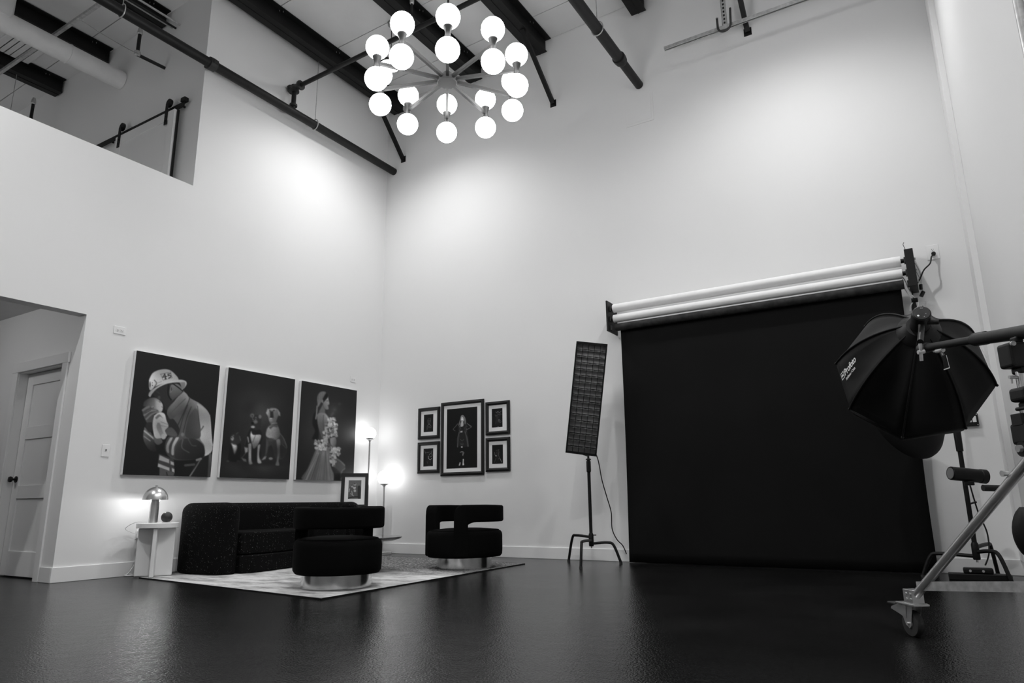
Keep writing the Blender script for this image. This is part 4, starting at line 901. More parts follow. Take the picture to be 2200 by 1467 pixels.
# the black roll and its sheet
ZB_ = 2.692
bk = thing('black_backdrop', (XL,YRO,0), 'black paper backdrop hanging from its roll down to the floor', 'backdrop')
MB().lathe([(.0,0),(.045,0),(.045,XR-XL-.02),(0,XR-XL-.02)], (XL+.02,YRO,ZB_), 32, (1,0,0)).build('roll', PAPERD, bk, smooth=40)
sx0, sx1 = 3.945, 6.895
rows = []; NZ = 26
for i in range(NZ+1):
    f = i/NZ; z = ZB_-.0+(.004-ZB_)*f; y = -.158+.06*f
    l = sx0-.055*f+.01*math.sin(f*3); r = sx1-.045*f+ (.10*max(0,f-.72)**1.5 if f > .72 else 0)
    rows.append([(l+(r-l)*k/24, y+.004*math.sin(k*.9)*f+(-.10*max(0,f-.8)*max(0,(k-20)/4) if k > 20 else 0), z) for k in range(25)])
sm = MB(); vs = [p for r_ in rows for p in r_]
sm.add(vs, [(j*25+i,j*25+i+1,(j+1)*25+i+1,(j+1)*25+i) for j in range(NZ) for i in range(24)])
sh_ = sm.build('sheet', PAPERB, bk, smooth=60)
md = sh_.modifiers.new('thick','SOLIDIFY'); md.thickness = .0015
# brackets
def bracket(x, label, side):
    t = thing('roller_bracket', (x,-.004,2.6), label, 'bracket', 'backdrop roller brackets')
    w = .075 if side > 0 else .02
    xa, xb = (x, x+w) if side > 0 else (x-w, x)
    MB().box((xa,-.30,2.64),(xb,-.004,3.015)).build('bracket_plate', BLACKM, t, smooth=0, bevel=.004)
    for z in (2.930,2.803,ZB_): MB().box((xa-(.012 if side>0 else -.002),YRO-.03,z-.03),(xa+.0 if side>0 else xb+.012,YRO+.03,z+.03)).build('roller_hook', GUN, t, smooth=0, bevel=.003)
    if side > 0:
        for z in (2.72,2.84,2.95): MB().lathe([(0,0),(.012,0),(.012,.012),(0,.012)], (x+w,-.15,z), 10, (1,0,0)).build('bolt', STEEL, t)
        MB().tube([(x+.02,-.25,3.0),(x+.0,-.25,3.08),(x+.01,-.25,3.10)], .003, 6).build('tie_end', PLASTIC, t)
    else:
        MB().box((xa-.03,-.12,2.90),(xa,-.04,2.96)).build('wall_tab', BLACKM, t, smooth=0)
    return t
bracket(XL-.04, 'thin black roller bracket at the left end of the white rolls', -1)
bracket(XR+.04, 'thick black motor bracket at the right end of the white rolls', 1)
# outlet right + cords
o5 = P(2004,542,1,0); plate('wall_outlet', o5, 'y', .105,.15,'white outlet high on the back wall right of the rolls','outlet',[('socket',0,.028),('socket',0,-.022)])
def W(px,py,y=-.10): return P(px,py,1,y)
pc = thing('appliance_cable', (o5.x,-.03,o5.z-.02), 'black power cord plugged in right of the backdrop rolls', 'cord')
MB().lathe([(0,0),(.018,0),(.020,.03),(.012,.045),(0,.045)], (o5.x+.004,-.0105,o5.z-.024), 14, (0,-1,0)).build('plug', PLASTIC, pc)
MB().tube(arc_pts([W(2005,547,-.055),W(2001,552,-.07),W(1998,566),W(1985,580),W(1976,600),W(1966,615),W(1960,628),W(1963,645),W(1966,660),W(1970,668,-.12)]), .007, 8).build('cord', PLASTIC, pc, smooth=60)
lw = thing('loose_wires', W(1960,600), 'thin black loose wires with two inline connectors beside the bracket', 'wires')
MB().tube(arc_pts([W(1956,556),W(1966,566),W(1974,580),W(1978,592),W(1979,610)]), .003, 6).build('wire', GREYPL, lw, smooth=60)
MB().tube(arc_pts([W(1957,562),W(1964,575),W(1973,592),W(1978,600)]), .003, 6).build('wire', GREYPL, lw, smooth=60)
MB().tube([W(1978,611),W(1979,622)], .016, 10).build('connector', PLASTIC, lw)
MB().tube([W(1984,626),W(1979,637)], .018, 10).build('connector', PLASTIC, lw)
MB().tube(arc_pts([W(1979,622),W(1983,624),W(1984,626)]), .003, 6).build('wire', GREYPL, lw, smooth=60)
cw = thing('white_cables', W(1960,630), 'white cables looping from the bracket to the strap', 'cables')
for pts in ([(1940,596),(1946,606),(1951,618),(1958,632),(1961,644)],[(1939,600),(1941,615),(1950,630),(1958,641)],[(1978,639),(1972,642),(1965,640),(1960,634)],[(1962,648),(1956,658),(1955,668)],[(1971,647),(1973,654),(1970,662)]):
    MB().tube(arc_pts([W(*q,-.13) for q in pts]), .005, 6).build('cable', CABLEW, cw, smooth=60)
st_ = thing('cable_strap', W(1964,645,-.13), 'black strap tied around the hanging cable bundle', 'strap')
MB().tube([W(1958,646,-.13),W(1972,644,-.13)], .022, 10).build('strap', NYLON, st_)
for k in range(4): MB().tube(arc_pts([W(1963+k,649,-.125),W(1960+3*k,660,-.12),W(1963+2*k,672,-.12)]), .006, 6).build('cord_loop', PLASTIC, st_, smooth=60)
# wall controller
cc_ = P(2088,903,1,0); wc = thing('wall_controller', (cc_.x,0,cc_.z), 'black wall control box with white rocker switches behind the octagonal softbox', 'controller')
MB().box((cc_.x-.09,-.035,cc_.z-.055),(cc_.x+.05,0,cc_.z+.06)).build('box', PLASTIC, wc, smooth=0, bevel=.004)
for k in range(3): MB().box((cc_.x-.072+k*.038,-.042,cc_.z-.02),(cc_.x-.042+k*.038,-.035,cc_.z+.035)).build('rocker', WHITEP, wc, smooth=0, bevel=.003)
for dx in (-.08,.04):
    for dz in (-.045,.05): MB().lathe([(0,0),(.005,0),(.005,.003),(0,.003)], (cc_.x+dx,-.035,cc_.z+dz), 8, (0,-1,0)).build('screw', STEEL, wc)

# ------------------------------------------------------------------ light stands
def turtle_base(t, c, feet, hubz, rr=.014, back=None):
    MB().lathe([(0,hubz-.10),(.024,hubz-.10),(.028,hubz-.09),(.028,hubz+.02),(.022,hubz+.04),(0,hubz+.04)], (c.x,c.y,0), 18).build('hub', BLACKM, t)
    MB().tube([(c.x,c.y,hubz-.12),(c.x,c.y,hubz-.10)], .008, 8).build('stud', STEEL, t)
    for k,f in enumerate(feet):
        f = Vector(f); d = Vector((f.x-c.x,f.y-c.y,0)); L = d.length; d.normalize(); z = hubz-.07+.035*k
        pts = [(c.x+d.x*.02,c.y+d.y*.02,z),(c.x+d.x*(L-.14),c.y+d.y*(L-.14),z+.012),(c.x+d.x*(L-.07),c.y+d.y*(L-.07),z-.02),(f.x,f.y,rr)]
        leg = MB().tube(arc_pts(pts,5), rr, 10).build('leg', BLACKM, t)
        MB().lathe([(0,0),(rr+.003,0),(rr+.003,.02),(0,.02)], (f.x,f.y,.0005), 12).build('rubber_foot', RUBBER, leg)
def cstand_foot(px,py): return P(px,py,2,.0)
fL, fM, fR = P(1222,1206,2,0), P(1248,1221,2,0), P(1334,1211,2,0)
sc0 = P(1272,1210,2,0); sc0 = Vector((sc0.x, sc0.y, 0))
cs = thing('light_stand', sc0, 'black C-stand carrying the strip softbox left of the backdrop', 'light stand', 'light stands')
dS = (sc0-CAM).dot(fw)
hz1 = PD(1270,1154,dS).z
turtle_base(cs, sc0, [fR,fM,fL], hz1, .015)
zt1 = PD(1264,985,dS).z
MB().tube([(sc0.x,sc0.y,hz1-.05),(sc0.x,sc0.y,zt1)], .019, 14).build('column', BLACKM, cs)
MB().lathe([(.019,0),(.026,.01),(.026,.12),(.022,.13),(.019,.13)], (sc0.x,sc0.y,zt1-.14), 16).build('collar', PLASTIC, cs)
MB().lathe([(0,0),(.03,0),(.03,.012),(.012,.02),(.012,.06),(0,.06)], (sc0.x,sc0.y,zt1), 16).build('spigot', GUN, cs)
MB().tube([(sc0.x,sc0.y,hz1+.02),(sc0.x+.05,sc0.y+.03,hz1+.02)], .006, 8).build('lock_knob', PLASTIC, cs)
# strip softbox with egg-crate grid
q = [PD(*c,dS-.10) for c in ((1242,735),(1303,740),(1277,978),(1218,971))]
ctr = (q[0]+q[1]+q[2]+q[3])/4
ex = ((q[1]-q[0])+(q[2]-q[3])).normalized(); ez = ((q[0]-q[3])+(q[1]-q[2])); ez = (ez-ex*ez.dot(ex)).normalized(); ny = ex.cross(ez).normalized()   # ny points away from camera?
if ny.dot(fw) < 0: ny = -ny
rot_ = Matrix.Rotation(math.radians(-10),3,ez); ex = rot_@ex; ny = rot_@ny
SW, SH = .325, 1.21
sb = thing('strip_softbox', ctr, 'tall black strip softbox with a fabric egg-crate grid', 'softbox')
def sp(x,z,y): return ctr+ex*x+ez*z+ny*y
def sbox(x0,x1,z0,z1,y0,y1,nm,m,par=None):
    return MB().add([sp(*c) for c in ((x0,z0,y0),(x1,z0,y0),(x1,z0,y1),(x0,z0,y1),(x0,z1,y0),(x1,z1,y0),(x1,z1,y1),(x0,z1,y1))],[(3,2,1,0),(4,5,6,7),(0,1,5,4),(1,2,6,5),(2,3,7,6),(3,0,4,7)]).build(nm,m,par or sb,smooth=0)
hw_, hh_ = SW/2, SH/2
rg = []
for y,kx,kz in ((-.002,1,1),(.05,1.03,1.0),(.12,.98,.98),(.22,.72,.80),(.30,.36,.40),(.34,.30,.12)):
    rg.append([sp(hw_*kx*a,hh_*kz*b,y) for a,b in ((-1,-1),(1,-1),(1,1),(-1,1))])
so = MB().loft(rg, caps=False); so.build('shell', NYLON, sb, smooth=0)
sbox(-hw_+.004,hw_-.004,-hh_+.004,hh_-.004,.050,.055,'diffuser',mat('grey_diffuser',.45,.8,var=(6,.2)))
for a in (-1,1):
    sbox(a*hw_-.008,a*hw_+.008,-hh_-.006,hh_+.006,-.012,.006,'rim',NYLON); sbox(-hw_-.008,hw_+.008,a*hh_-.012,a*hh_+.012,-.012,.006,'rim',NYLON)
for k in range(1,5):
    x = -hw_+SW*k/5; sbox(x-.002,x+.002,-hh_+.01,hh_-.01,-.004,.035,'grid_strip',NYLON)
for k in range(1,17):
    z = -hh_+SH*k/17; n_ = 10; mbx = MB(); rows_ = []
    for i in range(n_+1):
        x = -hw_+.008+(SW-.016)*i/n_; dz = -.006*abs(math.sin(math.pi*5*i/n_))
        rows_.append([sp(x,z+dz-.002,-.003),sp(x,z+dz+.002,-.003),sp(x,z+.002,.034),sp(x,z-.002,.034)])
    mbx.loft(rows_).build('grid_strip',NYLON,sb,smooth=0)
hb = MB().tube([sp(0,-.0,.34),sp(0,0,.46)], .055, 20).build('strobe_body', PLASTIC, sb)
MB().tube([sp(0,-.05,.40),sp(0,-.3,.30),sp(0,-hh_-.02,.10),(sc0.x,sc0.y,zt1+.05)], .014, 10).build('mount_arm', PLASTIC, sb)
cb_ = thing('softbox_cable', P(1345,1190,1,-.03), 'black cable hanging from the strip softbox toward the backdrop', 'cable')
MB().tube(arc_pts([sp(.08,-hh_+.13,.10),P(1284,985,1,-.45),P(1293,1030,1,-.40),P(1303,1065,1,-.35),P(1313,1100,1,-.28),P(1315,1135,1,-.20),P(1325,1158,1,-.14),P(1338,1172,1,-.09),P(1346,1190,1,-.07)]), .006, 8).build('cord', PLASTIC, cb_, smooth=60)

# rear stand with bare strobe
s20 = P(2106,1246,2,0); s20 = Vector((s20.x,s20.y,0)); d2 = (s20-CAM).dot(fw)
s2 = thing('light_stand', s20, 'black C-stand behind the chrome boom stand leg near the corner', 'light stand', 'light stands')
hz2 = .26
turtle_base(s2, s20, [P(1984,1240,2,0),P(2174,1254,2,0),P(2145,1237,2,0)], hz2, .016)
MB().tube([(s20.x,s20.y,hz2),(s20.x,s20.y,1.62)], .019, 14).build('column', BLACKM, s2)
MB().lathe([(.019,0),(.027,.005),(.029,.16),(.024,.30),(.019,.31)], (s20.x,s20.y,1.05), 16).build('collar', PLASTIC, s2)
MB().tube([(s20.x,s20.y,hz2+.35),(s20.x+.06,s20.y-.02,hz2+.37)], .008, 8).build('lock_knob', PLASTIC, s2)
MB().tube(arc_pts([(s20.x+.03,s20.y-.01,.80),(s20.x+.06,s20.y,.55),(s20.x+.10,s20.y,.38),(s20.x+.09,s20.y-.02,.22),(s20.x+.05,s20.y-.03,.12)]), .006, 6).build('cable', PLASTIC, s2, smooth=60)
rfc = PD(1946,884,d2+.05); rax = (-RT*.35+fw*.80-UP*.45).normalized()
rf = thing('round_softbox', rfc, 'round black reflector hood peeking out below the octagonal softbox', 'softbox')
MB().lathe([(.05,-.20),(.09,-.20),(.20,-.16),(.33,-.08),(.40,.0),(.405,.02),(.39,.02),(.32,-.07),(.19,-.14),(.05,-.18)], rfc, 40, rax).build('hood', NYLON, rf, smooth=50)
MB().tube([rfc-rax*.19,rfc-rax*.30], .05, 20).build('strobe_body', PLASTIC, rf)
MB().tube([rfc-rax*.25,Vector((s20.x,s20.y,1.60))], .014, 10).build('mount_arm', BLACKM, rf)
hs = PD(2078,1020,d2-.04); 
bs = thing('strobe_head', hs, 'black cylindrical strobe clamped halfway up the rear stand', 'strobe', 'strobe heads')
axd = (RT*1.0-UP*.10).normalized()
MB().lathe([(0,-.14),(.052,-.14),(.055,-.135),(.055,.10),(.058,.105),(.058,.15),(.05,.155),(0,.155)], hs, 28, axd).build('body', PLASTIC, bs)
MB().lathe([(.0,-.1405),(.045,-.1405),(.045,-.139),(0,-.139)], hs, 24, axd).build('front_glass', GREYPL, bs)
MB().box(tuple(hs+Vector((-.03,-.03,-.085))),tuple(hs+Vector((.04,.03,-.05)))).build('mount', PLASTIC, bs, smooth=0, bevel=.004)
# floor bar on the rear stand
fbq = (P(2040,1246,2,0)+P(2165,1250,2,0))/2
fx = thing('floor_plate', (s20.x,s20.y-.05,0), 'black bolted floor weight at the foot of the rear stand', 'weight')
MB().box((s20.x-.22,s20.y-.10,.001),(s20.x+.22,s20.y+.02,.055)).build('bar', BLACKM, fx, smooth=0, bevel=.006)
MB().box((s20.x-.11,s20.y-.09,.0555),(s20.x+.10,s20.y+.01,.10)).build('block', BLACKM, fx, smooth=0, bevel=.012, seg=3)
for dx in (-.06,.03): MB().lathe([(0,0),(.010,0),(.010,.006),(0,.006)], (s20.x+dx,s20.y-.0905,.078), 10, (0,-1,0)).build('bolt', STEEL, fx)

# ------------------------------------------------------------------ octagonal softbox, strobe, boom stand
RIMC = PD(1960,803,4.48); vv = ray(1960,803).normalized()
lr_ = (RT-vv*RT.dot(vv)).normalized(); lu_ = lr_.cross(vv)
if lu_.dot(UP) < 0: lu_ = -lu_
ax = (-lr_*.074-lu_*.472+vv*.878).normalized(); DEP = .56; RING = RIMC-ax*DEP
e1_ = (-lr_*.988+lu_*.155); e1_ = (e1_-ax*e1_.dot(ax)).normalized(); e2_ = ax.cross(e1_)
if e2_.dot(lu_) > 0: e2_ = -e2_          # second axis towards the bottom of the softbox
RO = .452
ob_ = thing('octagonal_softbox', RING, 'large black octagonal softbox with white lettering on the boom arm', 'softbox')
def oc(r, ang, dep): return RING + ax*dep + (e1_*math.cos(ang)+e2_*math.sin(ang))*r
TP = [i/12 for i in range(13)]
def prof(t): 
    a = t*math.pi/2
    return .085+(RO-.085)*(.55*t+.45*math.sin(a)), DEP*(.55*t+.45*(1-math.cos(a)))
for k in range(8):
    A0, A1 = k*math.pi/4, (k+1)*math.pi/4
    m_ = MB(); nn = 6; vs = []
    for t in TP:
        r, d = prof(t); a, b = oc(r,A0,d), oc(r,A1,d)
        for i in range(nn+1):
            f = i/nn; sag = .05*math.sin(math.pi*f)*math.sin(math.pi*min(1,t*1.0))*(r/RO)
            pt = a.lerp(b,f); ctrp = RING+ax*(d+.12); vs.append(pt+(ctrp-pt).normalized()*sag)
    m_.add(vs,[(j*(nn+1)+i,j*(nn+1)+i+1,(j+1)*(nn+1)+i+1,(j+1)*(nn+1)+i) for j in range(12) for i in range(nn)])
    pn = m_.build('fabric_panel', NYLON, ob_, smooth=60); sd = pn.modifiers.new('t','SOLIDIFY'); sd.thickness = .002
    MB().tube([oc(prof(t)[0]+.003,A0,prof(t)[1]-.003) for t in TP], .005, 8).build('rib', NYLON, ob_)
    m_ = MB(); m_.add([oc(RO,A0,DEP),oc(RO,A1,DEP),oc(RO*.99,A1,DEP+.05),oc(RO*.93,A1,DEP+.13),oc(RO*.93,A0,DEP+.13),oc(RO*.99,A0,DEP+.05)],[(0,1,2,5),(5,2,3,4)])
    sk_ = m_.build('skirt', NYLON, ob_, smooth=60); sd = sk_.modifiers.new('t','SOLIDIFY'); sd.thickness = .003
    MB().lathe(sphere_prof(.009,8), oc(RO+.003,A0,DEP), 10).build('rib_tip', PLASTIC, ob_)
MB().add([oc(RO*.985,k*math.pi/4,DEP+.02) for k in range(8)]+[oc(RO*.985,k*math.pi/4,DEP+.024) for k in range(8)],[tuple(range(8)),tuple(range(15,7,-1))]+[(k,(k+1)%8,8+(k+1)%8,8+k) for k in range(8)]).build('diffuser', mat('white_diffuser',.7,.8), ob_, smooth=0)
MB().lathe([(.055,-.03),(.070,-.03),(.090,-.005),(.115,.02),(.118,.03),(.09,.03),(.055,.01)], RING, 32, ax).build('speed_ring', PLASTIC, ob_)
# lettering on the panel between ribs V2 (angle 0) and V3
def lettering(txt, size, A0, A1, t0, f0, along, nm, up_shift=0, shear=0):
    cu = bpy.data.curves.new(nm,'FONT'); cu.body = txt; cu.size = size; cu.extrude = .0004; cu.shear = shear; cu.offset = .0011 if size > .04 else .0004
    to = bpy.data.objects.new('tmp',cu); COL.objects.link(to); bpy.context.view_layer.update()
    me = bpy.data.meshes.new_from_object(to.evaluated_get(bpy.context.evaluated_depsgraph_get())); bpy.data.objects.remove(to, do_unlink=True)
    r, d = prof(t0); p0 = oc(r,A0,d).lerp(oc(r,A1,d),f0)
    chord = (oc(r,A1,d)-oc(r,A0,d)).normalized(); r2, d2_ = prof(t0+.05); r1, d1_ = prof(t0-.05)
    slope = (oc(r2,A0,d2_).lerp(oc(r2,A1,d2_),f0)-oc(r1,A0,d1_).lerp(oc(r1,A1,d1_),f0)).normalized()
    dirx = chord*along[0]+slope*along[1]; dirx.normalize(); nrm = chord.cross(slope).normalized()
    if nrm.dot(CAM-p0) < 0: nrm = -nrm
    diry = nrm.cross(dirx).normalized(); off = WLOC[ob_.name]
    me.transform(Matrix((( dirx.x,diry.x,nrm.x,0),(dirx.y,diry.y,nrm.y,0),(dirx.z,diry.z,nrm.z,0),(0,0,0,1))))
    o = bpy.data.objects.new(nm, me); COL.objects.link(o); o.parent = ob_; o.location = p0+nrm*.012+diry*up_shift-off
    me.materials.clear(); me.materials.append(mat('white_print',.8,.6)); return p0+nrm*.012, dirx, diry, nrm
L0 = lettering('Profoto', .062, 0, math.pi/4, .86, .45, (0,-1), 'brand_lettering')
lettering('Softbox / Octa', .026, 0, math.pi/4, .86, .45, (0,-1), 'small_lettering', -.034)
p0, dx3, dy3, n3 = L0; c0 = p0-dx3*.032+dy3*.020
def ltr(x,y,z=0): return c0+dx3*x+dy3*y+n3*z
lm_ = MB()
for (x0,x1,y0,y1) in ((-.024,.024,.019,.024),(-.024,.024,-.024,-.019),(-.024,-.019,-.019,.019),(.019,.024,-.019,.019)):
    lm_.add([ltr(x0,y0),ltr(x1,y0),ltr(x1,y1),ltr(x0,y1)],[(0,1,2,3)])
lm_.add([ltr(-.015,-.006),ltr(.015,-.006)]+[ltr(.015*math.cos(a),-.006+.015*math.sin(a)) for a in [math.pi*k/8 for k in range(1,8)]],[tuple(range(9))])
lm_.build('emblem', MATS['white_print'], ob_, smooth=0)
L2 = lettering('Profoto', .058, 4*math.pi/4, 5*math.pi/4, .86, .45, (0,-1), 'brand_lettering')

# strobe on the softbox
SB = RING-ax*.04; bx_ = (RING-SB)
sh3 = thing('strobe_head', SB, 'black strobe head plugged into the back of the octagonal softbox', 'strobe', 'strobe heads')
sd_ = (-ax*.65+UP*.55-fw*.45).normalized(); sd_ = (-ax).normalized()
MB().lathe([(.048,-.0),(.052,.0),(.052,.02),(.050,.11),(.048,.125),(.042,.130),(0,.130)], SB, 32, sd_).build('body', PLASTIC, sh3)
bk_ = SB+sd_*.1302
MB().lathe([(0,0),(.041,0),(.041,.001),(0,.001)], bk_, 28, sd_).build('control_panel', mat('black_glass',.008,.12,var=(5,.1)), sh3)
bu = (UP-sd_*UP.dot(sd_)).normalized(); bs_ = sd_.cross(bu)
if bs_.dot(RT) < 0: bs_ = -bs_
for (a,b,r) in ((-.018,-.018,.006),(.0,.032,.003),(.005,.032,.003),(-.005,.032,.003),(.02,-.005,.003),(.012,-.024,.003)):
    MB().lathe([(0,0),(r,0),(r,.0008),(0,.0008)], bk_+bs_*a+bu*b+sd_*.001, 10, sd_).build('button', WHITEP if r > .004 else GREYPL, sh3)
JT = PD(1977,742,3.80)
MB().tube([SB+sd_*.08-bu*.045, SB+sd_*.08-bu*.075, JT+UP*.02], .016, 12).build('stand_adapter', PLASTIC, sh3)
MB().tube([SB+sd_*.08-bu*.03+bs_*.03, SB+sd_*.08-bu*.03+bs_*.085], .014, 12).build('tilt_knob', PLASTIC, sh3)
# boom stand
B0 = PD(1990,747,3.80); CD = 2.80; Bm = PD(2110,727,3.32); B1 = PD(2200,713,2.80); B2 = B1+(B1-Bm).normalized()*.16
WH = P(1966,1368,2,0)
colp = PD(2188,760,CD); CX, CY = colp.x, colp.y
bst = thing('boom_stand', (CX,CY,0), 'chrome and black rolling boom stand at the right edge', 'boom stand')
MB().tube([B0,Bm], .0205, 14).build('boom_extension', BLACKM, bst); 
tq = (B0-Bm).normalized()
MB().tube([Bm+tq*.06,B2], .029, 16).build('boom_tube', BLACKM, bst); MB().tube([Bm+tq*.05,Bm-tq*.03], .033, 16).build('boom_collar', BLACKM, bst)
MB().tube([B0-tq*.02,B0+tq*.05], .028, 14).build('grip_head', GUN, bst)
MB().tube([B0-tq*.10-UP*.028,B0-tq*.16-UP*.026], .012, 10).build('brand_plate', STEEL, bst)
for (a,b,c_,d) in (((1977,738),(1980,775),.009,STEEL),((1972,757),(1986,755),.011,STEEL),((2006,752),(2022,752),.012,STEEL),((2022,757),(2026,766),.005,STEEL)):
    MB().tube([PD(*a,3.74),PD(*b,3.74)], c_, 10).build('clamp_pin', d, bst)
tg = thing('paper_tag', PD(2030,780,3.74), 'small hanging tag on the boom grip', 'tag')
tg['label'] = 'small dark tag with white edge hanging from the boom grip head'
MB().add([PD(*c,3.73) for c in ((2024,764),(2033,762),(2040,790),(2028,794))]+[PD(*c,3.735) for c in ((2024,764),(2033,762),(2040,790),(2028,794))],[(0,1,2,3),(7,6,5,4),(0,1,5,4),(1,2,6,5),(2,3,7,6),(3,0,4,7)]).build('tag', PLASTIC, tg, smooth=0)
MB().tube([PD(2028,794,3.727),PD(2040,790,3.727)], .003, 6).build('tag_edge', WHITEP, tg); MB().tube([PD(2033,763,3.727),PD(2040,790,3.727)], .0015, 6).build('tag_edge', WHITEP, tg)
MB().tube([PD(2026,757,3.735),PD(2029,763,3.735)], .002, 6).build('tie', GREYPL, tg)
def zat(py, px=2190): return PD(px,py,CD).z
RC = Vector((RT.x,RT.y,0)).normalized(); NC = Vector((-RC.y,RC.x,0))
def cbox(x0,x1,z0,z1,y0,y1,nm,m,bev=.008):
    c = Vector((CX,CY,0)); pts = [c+RC*x+NC*y+Vector((0,0,z)) for x,y,z in ((x0,y0,z0),(x1,y0,z0),(x1,y1,z0),(x0,y1,z0),(x0,y0,z1),(x1,y0,z1),(x1,y1,z1),(x0,y1,z1))]
    return MB().add(pts,[(3,2,1,0),(4,5,6,7),(0,1,5,4),(1,2,6,5),(2,3,7,6),(3,0,4,7)]).build(nm,m,bst,smooth=0,bevel=bev,seg=3)
k3 = CD/F_PX
cbox(-32*k3,40*k3,zat(792),zat(737),-.04,.04,'boom_pivot',BLACKM,.012)
cbox(-8*k3,10*k3,zat(737),zat(722),-.02,.02,'boom_saddle',BLACKM)
for s in (-1,1): MB().lathe([(0,0),(.010,0),(.010,.01),(0,.01)], Vector((CX,CY,0))+RC*(-26*k3 if s<0 else 10*k3)-NC*.041+Vector((0,0,zat(742 if s<0 else 775))), 12, -NC).build('pivot_bolt', STEEL, bst)
cbox(-12*k3,30*k3,zat(805),zat(790),-.03,.03,'column_collar',BLACKM)
MB().tube([(CX,CY,zat(845)),(CX,CY,zat(800))], .024, 16).build('upper_column', CHROME, bst)
MB().tube([Vector((CX,CY,zat(812)))-RC*.02,Vector((CX,CY,zat(812)))-RC*.055], .007, 8).build('t_handle', STEEL, bst)
MB().tube([Vector((CX,CY,zat(812)))-RC*.045,Vector((CX,CY,zat(826)))-RC*.047], .0035, 8).build('t_handle', STEEL, bst)
cbox(-21*k3,34*k3,zat(866),zat(835),-.045,.045,'lock_block',BLACKM,.014); cbox(-8*k3,30*k3,zat(884),zat(866),-.035,.035,'lock_neck',BLACKM)
cbox(-19*k3,5*k3,zat(885),zat(877),-.03,.03,'lock_lug',BLACKM,.01)
MB().tube([(CX,CY,.30),(CX,CY,zat(880))], .030, 18).build('column', CHROME, bst)
cbox(-30*k3,-24*k3,zat(918),zat(893),-.03,.03,'gear_bracket',BLACKM,.003); cbox(-30*k3,-2*k3,zat(896),zat(892),-.03,.03,'gear_bracket',BLACKM,.003)
cbox(-29*k3,32*k3,zat(958),zat(912),-.05,.05,'winch_box',BLACKM,.012)
MB().tube([Vector((CX,CY,zat(968)))-RC*(30*k3),Vector((CX,CY,zat(968)))+RC*.06], .030, 18).build('winch_drum', BLACKM, bst)
MB().tube([Vector((CX,CY,zat(967)))-RC*(38*k3),Vector((CX,CY,zat(967)))-RC*(30*k3)], .014, 12).build('winch_cap', GREYPL, bst)
# wind-up crank
cr0 = PD(2152,1049,CD+.22); cr1 = PD(2112,1048,CD+.22)
MB().tube([cr0,cr1], .014, 14).build('crank_handle', PLASTIC, bst)
MB().tube([cr0,PD(2168,1046,CD+.2),PD(2176,1020,CD+.12),Vector((CX,CY,zat(1000)))], .008, 8).build('crank_arm', PLASTIC, bst)
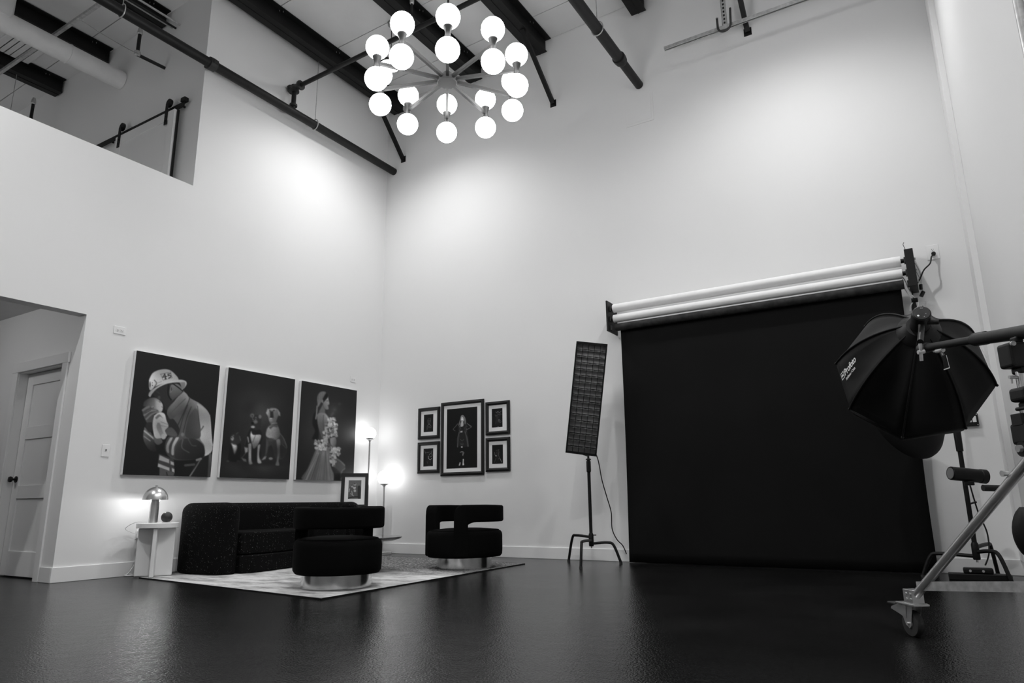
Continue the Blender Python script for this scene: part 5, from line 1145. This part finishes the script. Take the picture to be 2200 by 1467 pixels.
# legs
def leg_to(foot, name_m, wheel=True):
    foot = Vector(foot); top = Vector((CX,CY,zat(985))); 
    d = Vector((foot.x-CX,foot.y-CY,0)); L = d.length; d.normalize(); s = Vector((-d.y,d.x,0))
    lo = Vector((foot.x,foot.y,.185))-d*.03
    lg = MB().tube([top+d*.03,lo], .021, 16).build('leg', BRUSHED, bst)
    lo2 = Vector((CX,CY,.33)); hi2 = lo+(top-lo).normalized()*.055
    rr = [[pt+s*(a*.008)+Vector((0,0,b*.021)) for a,b in ((-1,-1),(1,-1),(1,1),(-1,1))] for pt in (lo2,Vector((hi2.x,hi2.y,.245)))]
    MB().loft(rr).build('leg_brace', STEEL, lg, smooth=0)
    cf = MB(); 
    fr2 = lambda x,y,z: Vector((foot.x,foot.y,0))+d*x+s*y+Vector((0,0,z))
    def fb2(x0,x1,y0,y1,z0,z1,nm,m,bev=.002):
        return MB().add([fr2(*c) for c in ((x0,y0,z0),(x1,y0,z0),(x1,y1,z0),(x0,y1,z0),(x0,y0,z1),(x1,y0,z1),(x1,y1,z1),(x0,y1,z1))],[(3,2,1,0),(4,5,6,7),(0,1,5,4),(1,2,6,5),(2,3,7,6),(3,0,4,7)]).build(nm,m,lg,smooth=0,bevel=bev)
    fb2(-.065,.005,-.03,.03,.160,.225,'leg_shoe',BRUSHED)
    for a in (-.05,-.02):
        for b in (.18,.205): MB().lathe([(0,0),(.006,0),(.006,.004),(0,.004)], fr2(a,-.03 if s.dot(fw)>0 else .03,b), 8, -s if s.dot(fw)>0 else s).build('bolt', STEEL, lg)
    fb2(-.085,.06,-.04,.04,.150,.160,'caster_plate',BRUSHED)
    for a in (-.07,.045): MB().lathe([(0,0),(.008,0),(.008,.012),(0,.012)], fr2(a,-.03,.1505), 8).build('plate_bolt', STEEL, lg)
    # fork: two tapered cheeks
    for sg in (-1,1):
        y0 = sg*.022; pl = [(-.045,.149),(.03,.149),(.045,.11),(.02,.055),(-.005,.04),(-.02,.055),(-.03,.10)]
        MB().add([fr2(x,y0,z) for x,z in pl]+[fr2(x,y0+sg*.003,z) for x,z in pl],[tuple(range(7)),tuple(range(13,6,-1))]+[(i,(i+1)%7,7+(i+1)%7,7+i) for i in range(7)]).build('fork', BRUSHED, lg, smooth=0)
        pl = [(.0,.145),(.06,.148),(.115,.128),(.12,.118),(.05,.10),(.01,.085)]
        MB().add([fr2(x,y0+sg*.004,z) for x,z in pl]+[fr2(x,y0+sg*.007,z) for x,z in pl],[tuple(range(6)),tuple(range(11,5,-1))]+[(i,(i+1)%6,6+(i+1)%6,6+i) for i in range(6)]).build('brake_cheek', BRUSHED, lg, smooth=0)
    fb2(.085,.150,-.028,.028,.137,.148,'brake_pedal',RUBBER,.004)
    c = fr2(0,0,.0625)
    MB().lathe([(.046,-.019),(.058,-.018),(.0620,-.010),(.0622,0),(.0620,.010),(.058,.018),(.046,.019)], c, 36, s).build('tyre', RUBBER, lg)
    MB().lathe([(0,-.010),(.014,-.021),(.020,-.021),(.024,-.012),(.040,-.012),(.046,-.018),(.046,.018),(.040,.012),(.024,.012),(.020,.021),(.014,.021),(0,.010)], c, 36, s).build('wheel_rim', BRUSHED, lg)
    MB().tube([c-s*.034,c+s*.034], .007, 10).build('axle', STEEL, lg)
leg_to((WH.x,WH.y,0), CHROME)
leg_to((CX-.02,CY-.72,0), CHROME); leg_to((CX+.02,CY+.72,0), CHROME)
MB().lathe([(0,.30),(.045,.30),(.045,.37),(0,.37)], (CX,CY,0), 20).build('base_collar', BLACKM, bst)
bt = PD(2178,1017,CD+.04)
MB().tube([bt-RC*.05,bt-RC*.02,bt+RC*.06], .011, 10, [.013,.008,.012]).build('wing_knob', STEEL, bst)
# sandbag slung on the stand
sgp = PD(2226,1140,CD-.12)
sg_ = thing('sandbag', (sgp.x,sgp.y,0), 'black sandbag hanging on the boom stand at the right edge', 'sandbag')
rings = []
for i in range(11):
    f = i/10; z = zat(1192,2224)+(zat(1088,2224)-zat(1192,2224))*f; w = .085*(.45+.55*math.sin(math.pi*min(1,.12+f*.8))); w2 = .06*math.sqrt(max(.02,1-(2*f-1)**4))
    rings.append([Vector((sgp.x,sgp.y,z))+RC*(w*math.cos(a))+NC*(w2*math.sin(a)) for a in [2*math.pi*k/16 for k in range(16)]])
MB().loft(rings).build('bag', NYLON, sg_, smooth=60)
zt_ = zat(1088,2224)
MB().tube(arc_pts([(sgp.x,sgp.y,zt_-.01),(sgp.x+.02,sgp.y+.03,zt_+.10),(CX,CY,zat(985)-.02)]), .010, 8).build('strap', NYLON, sg_, smooth=60)
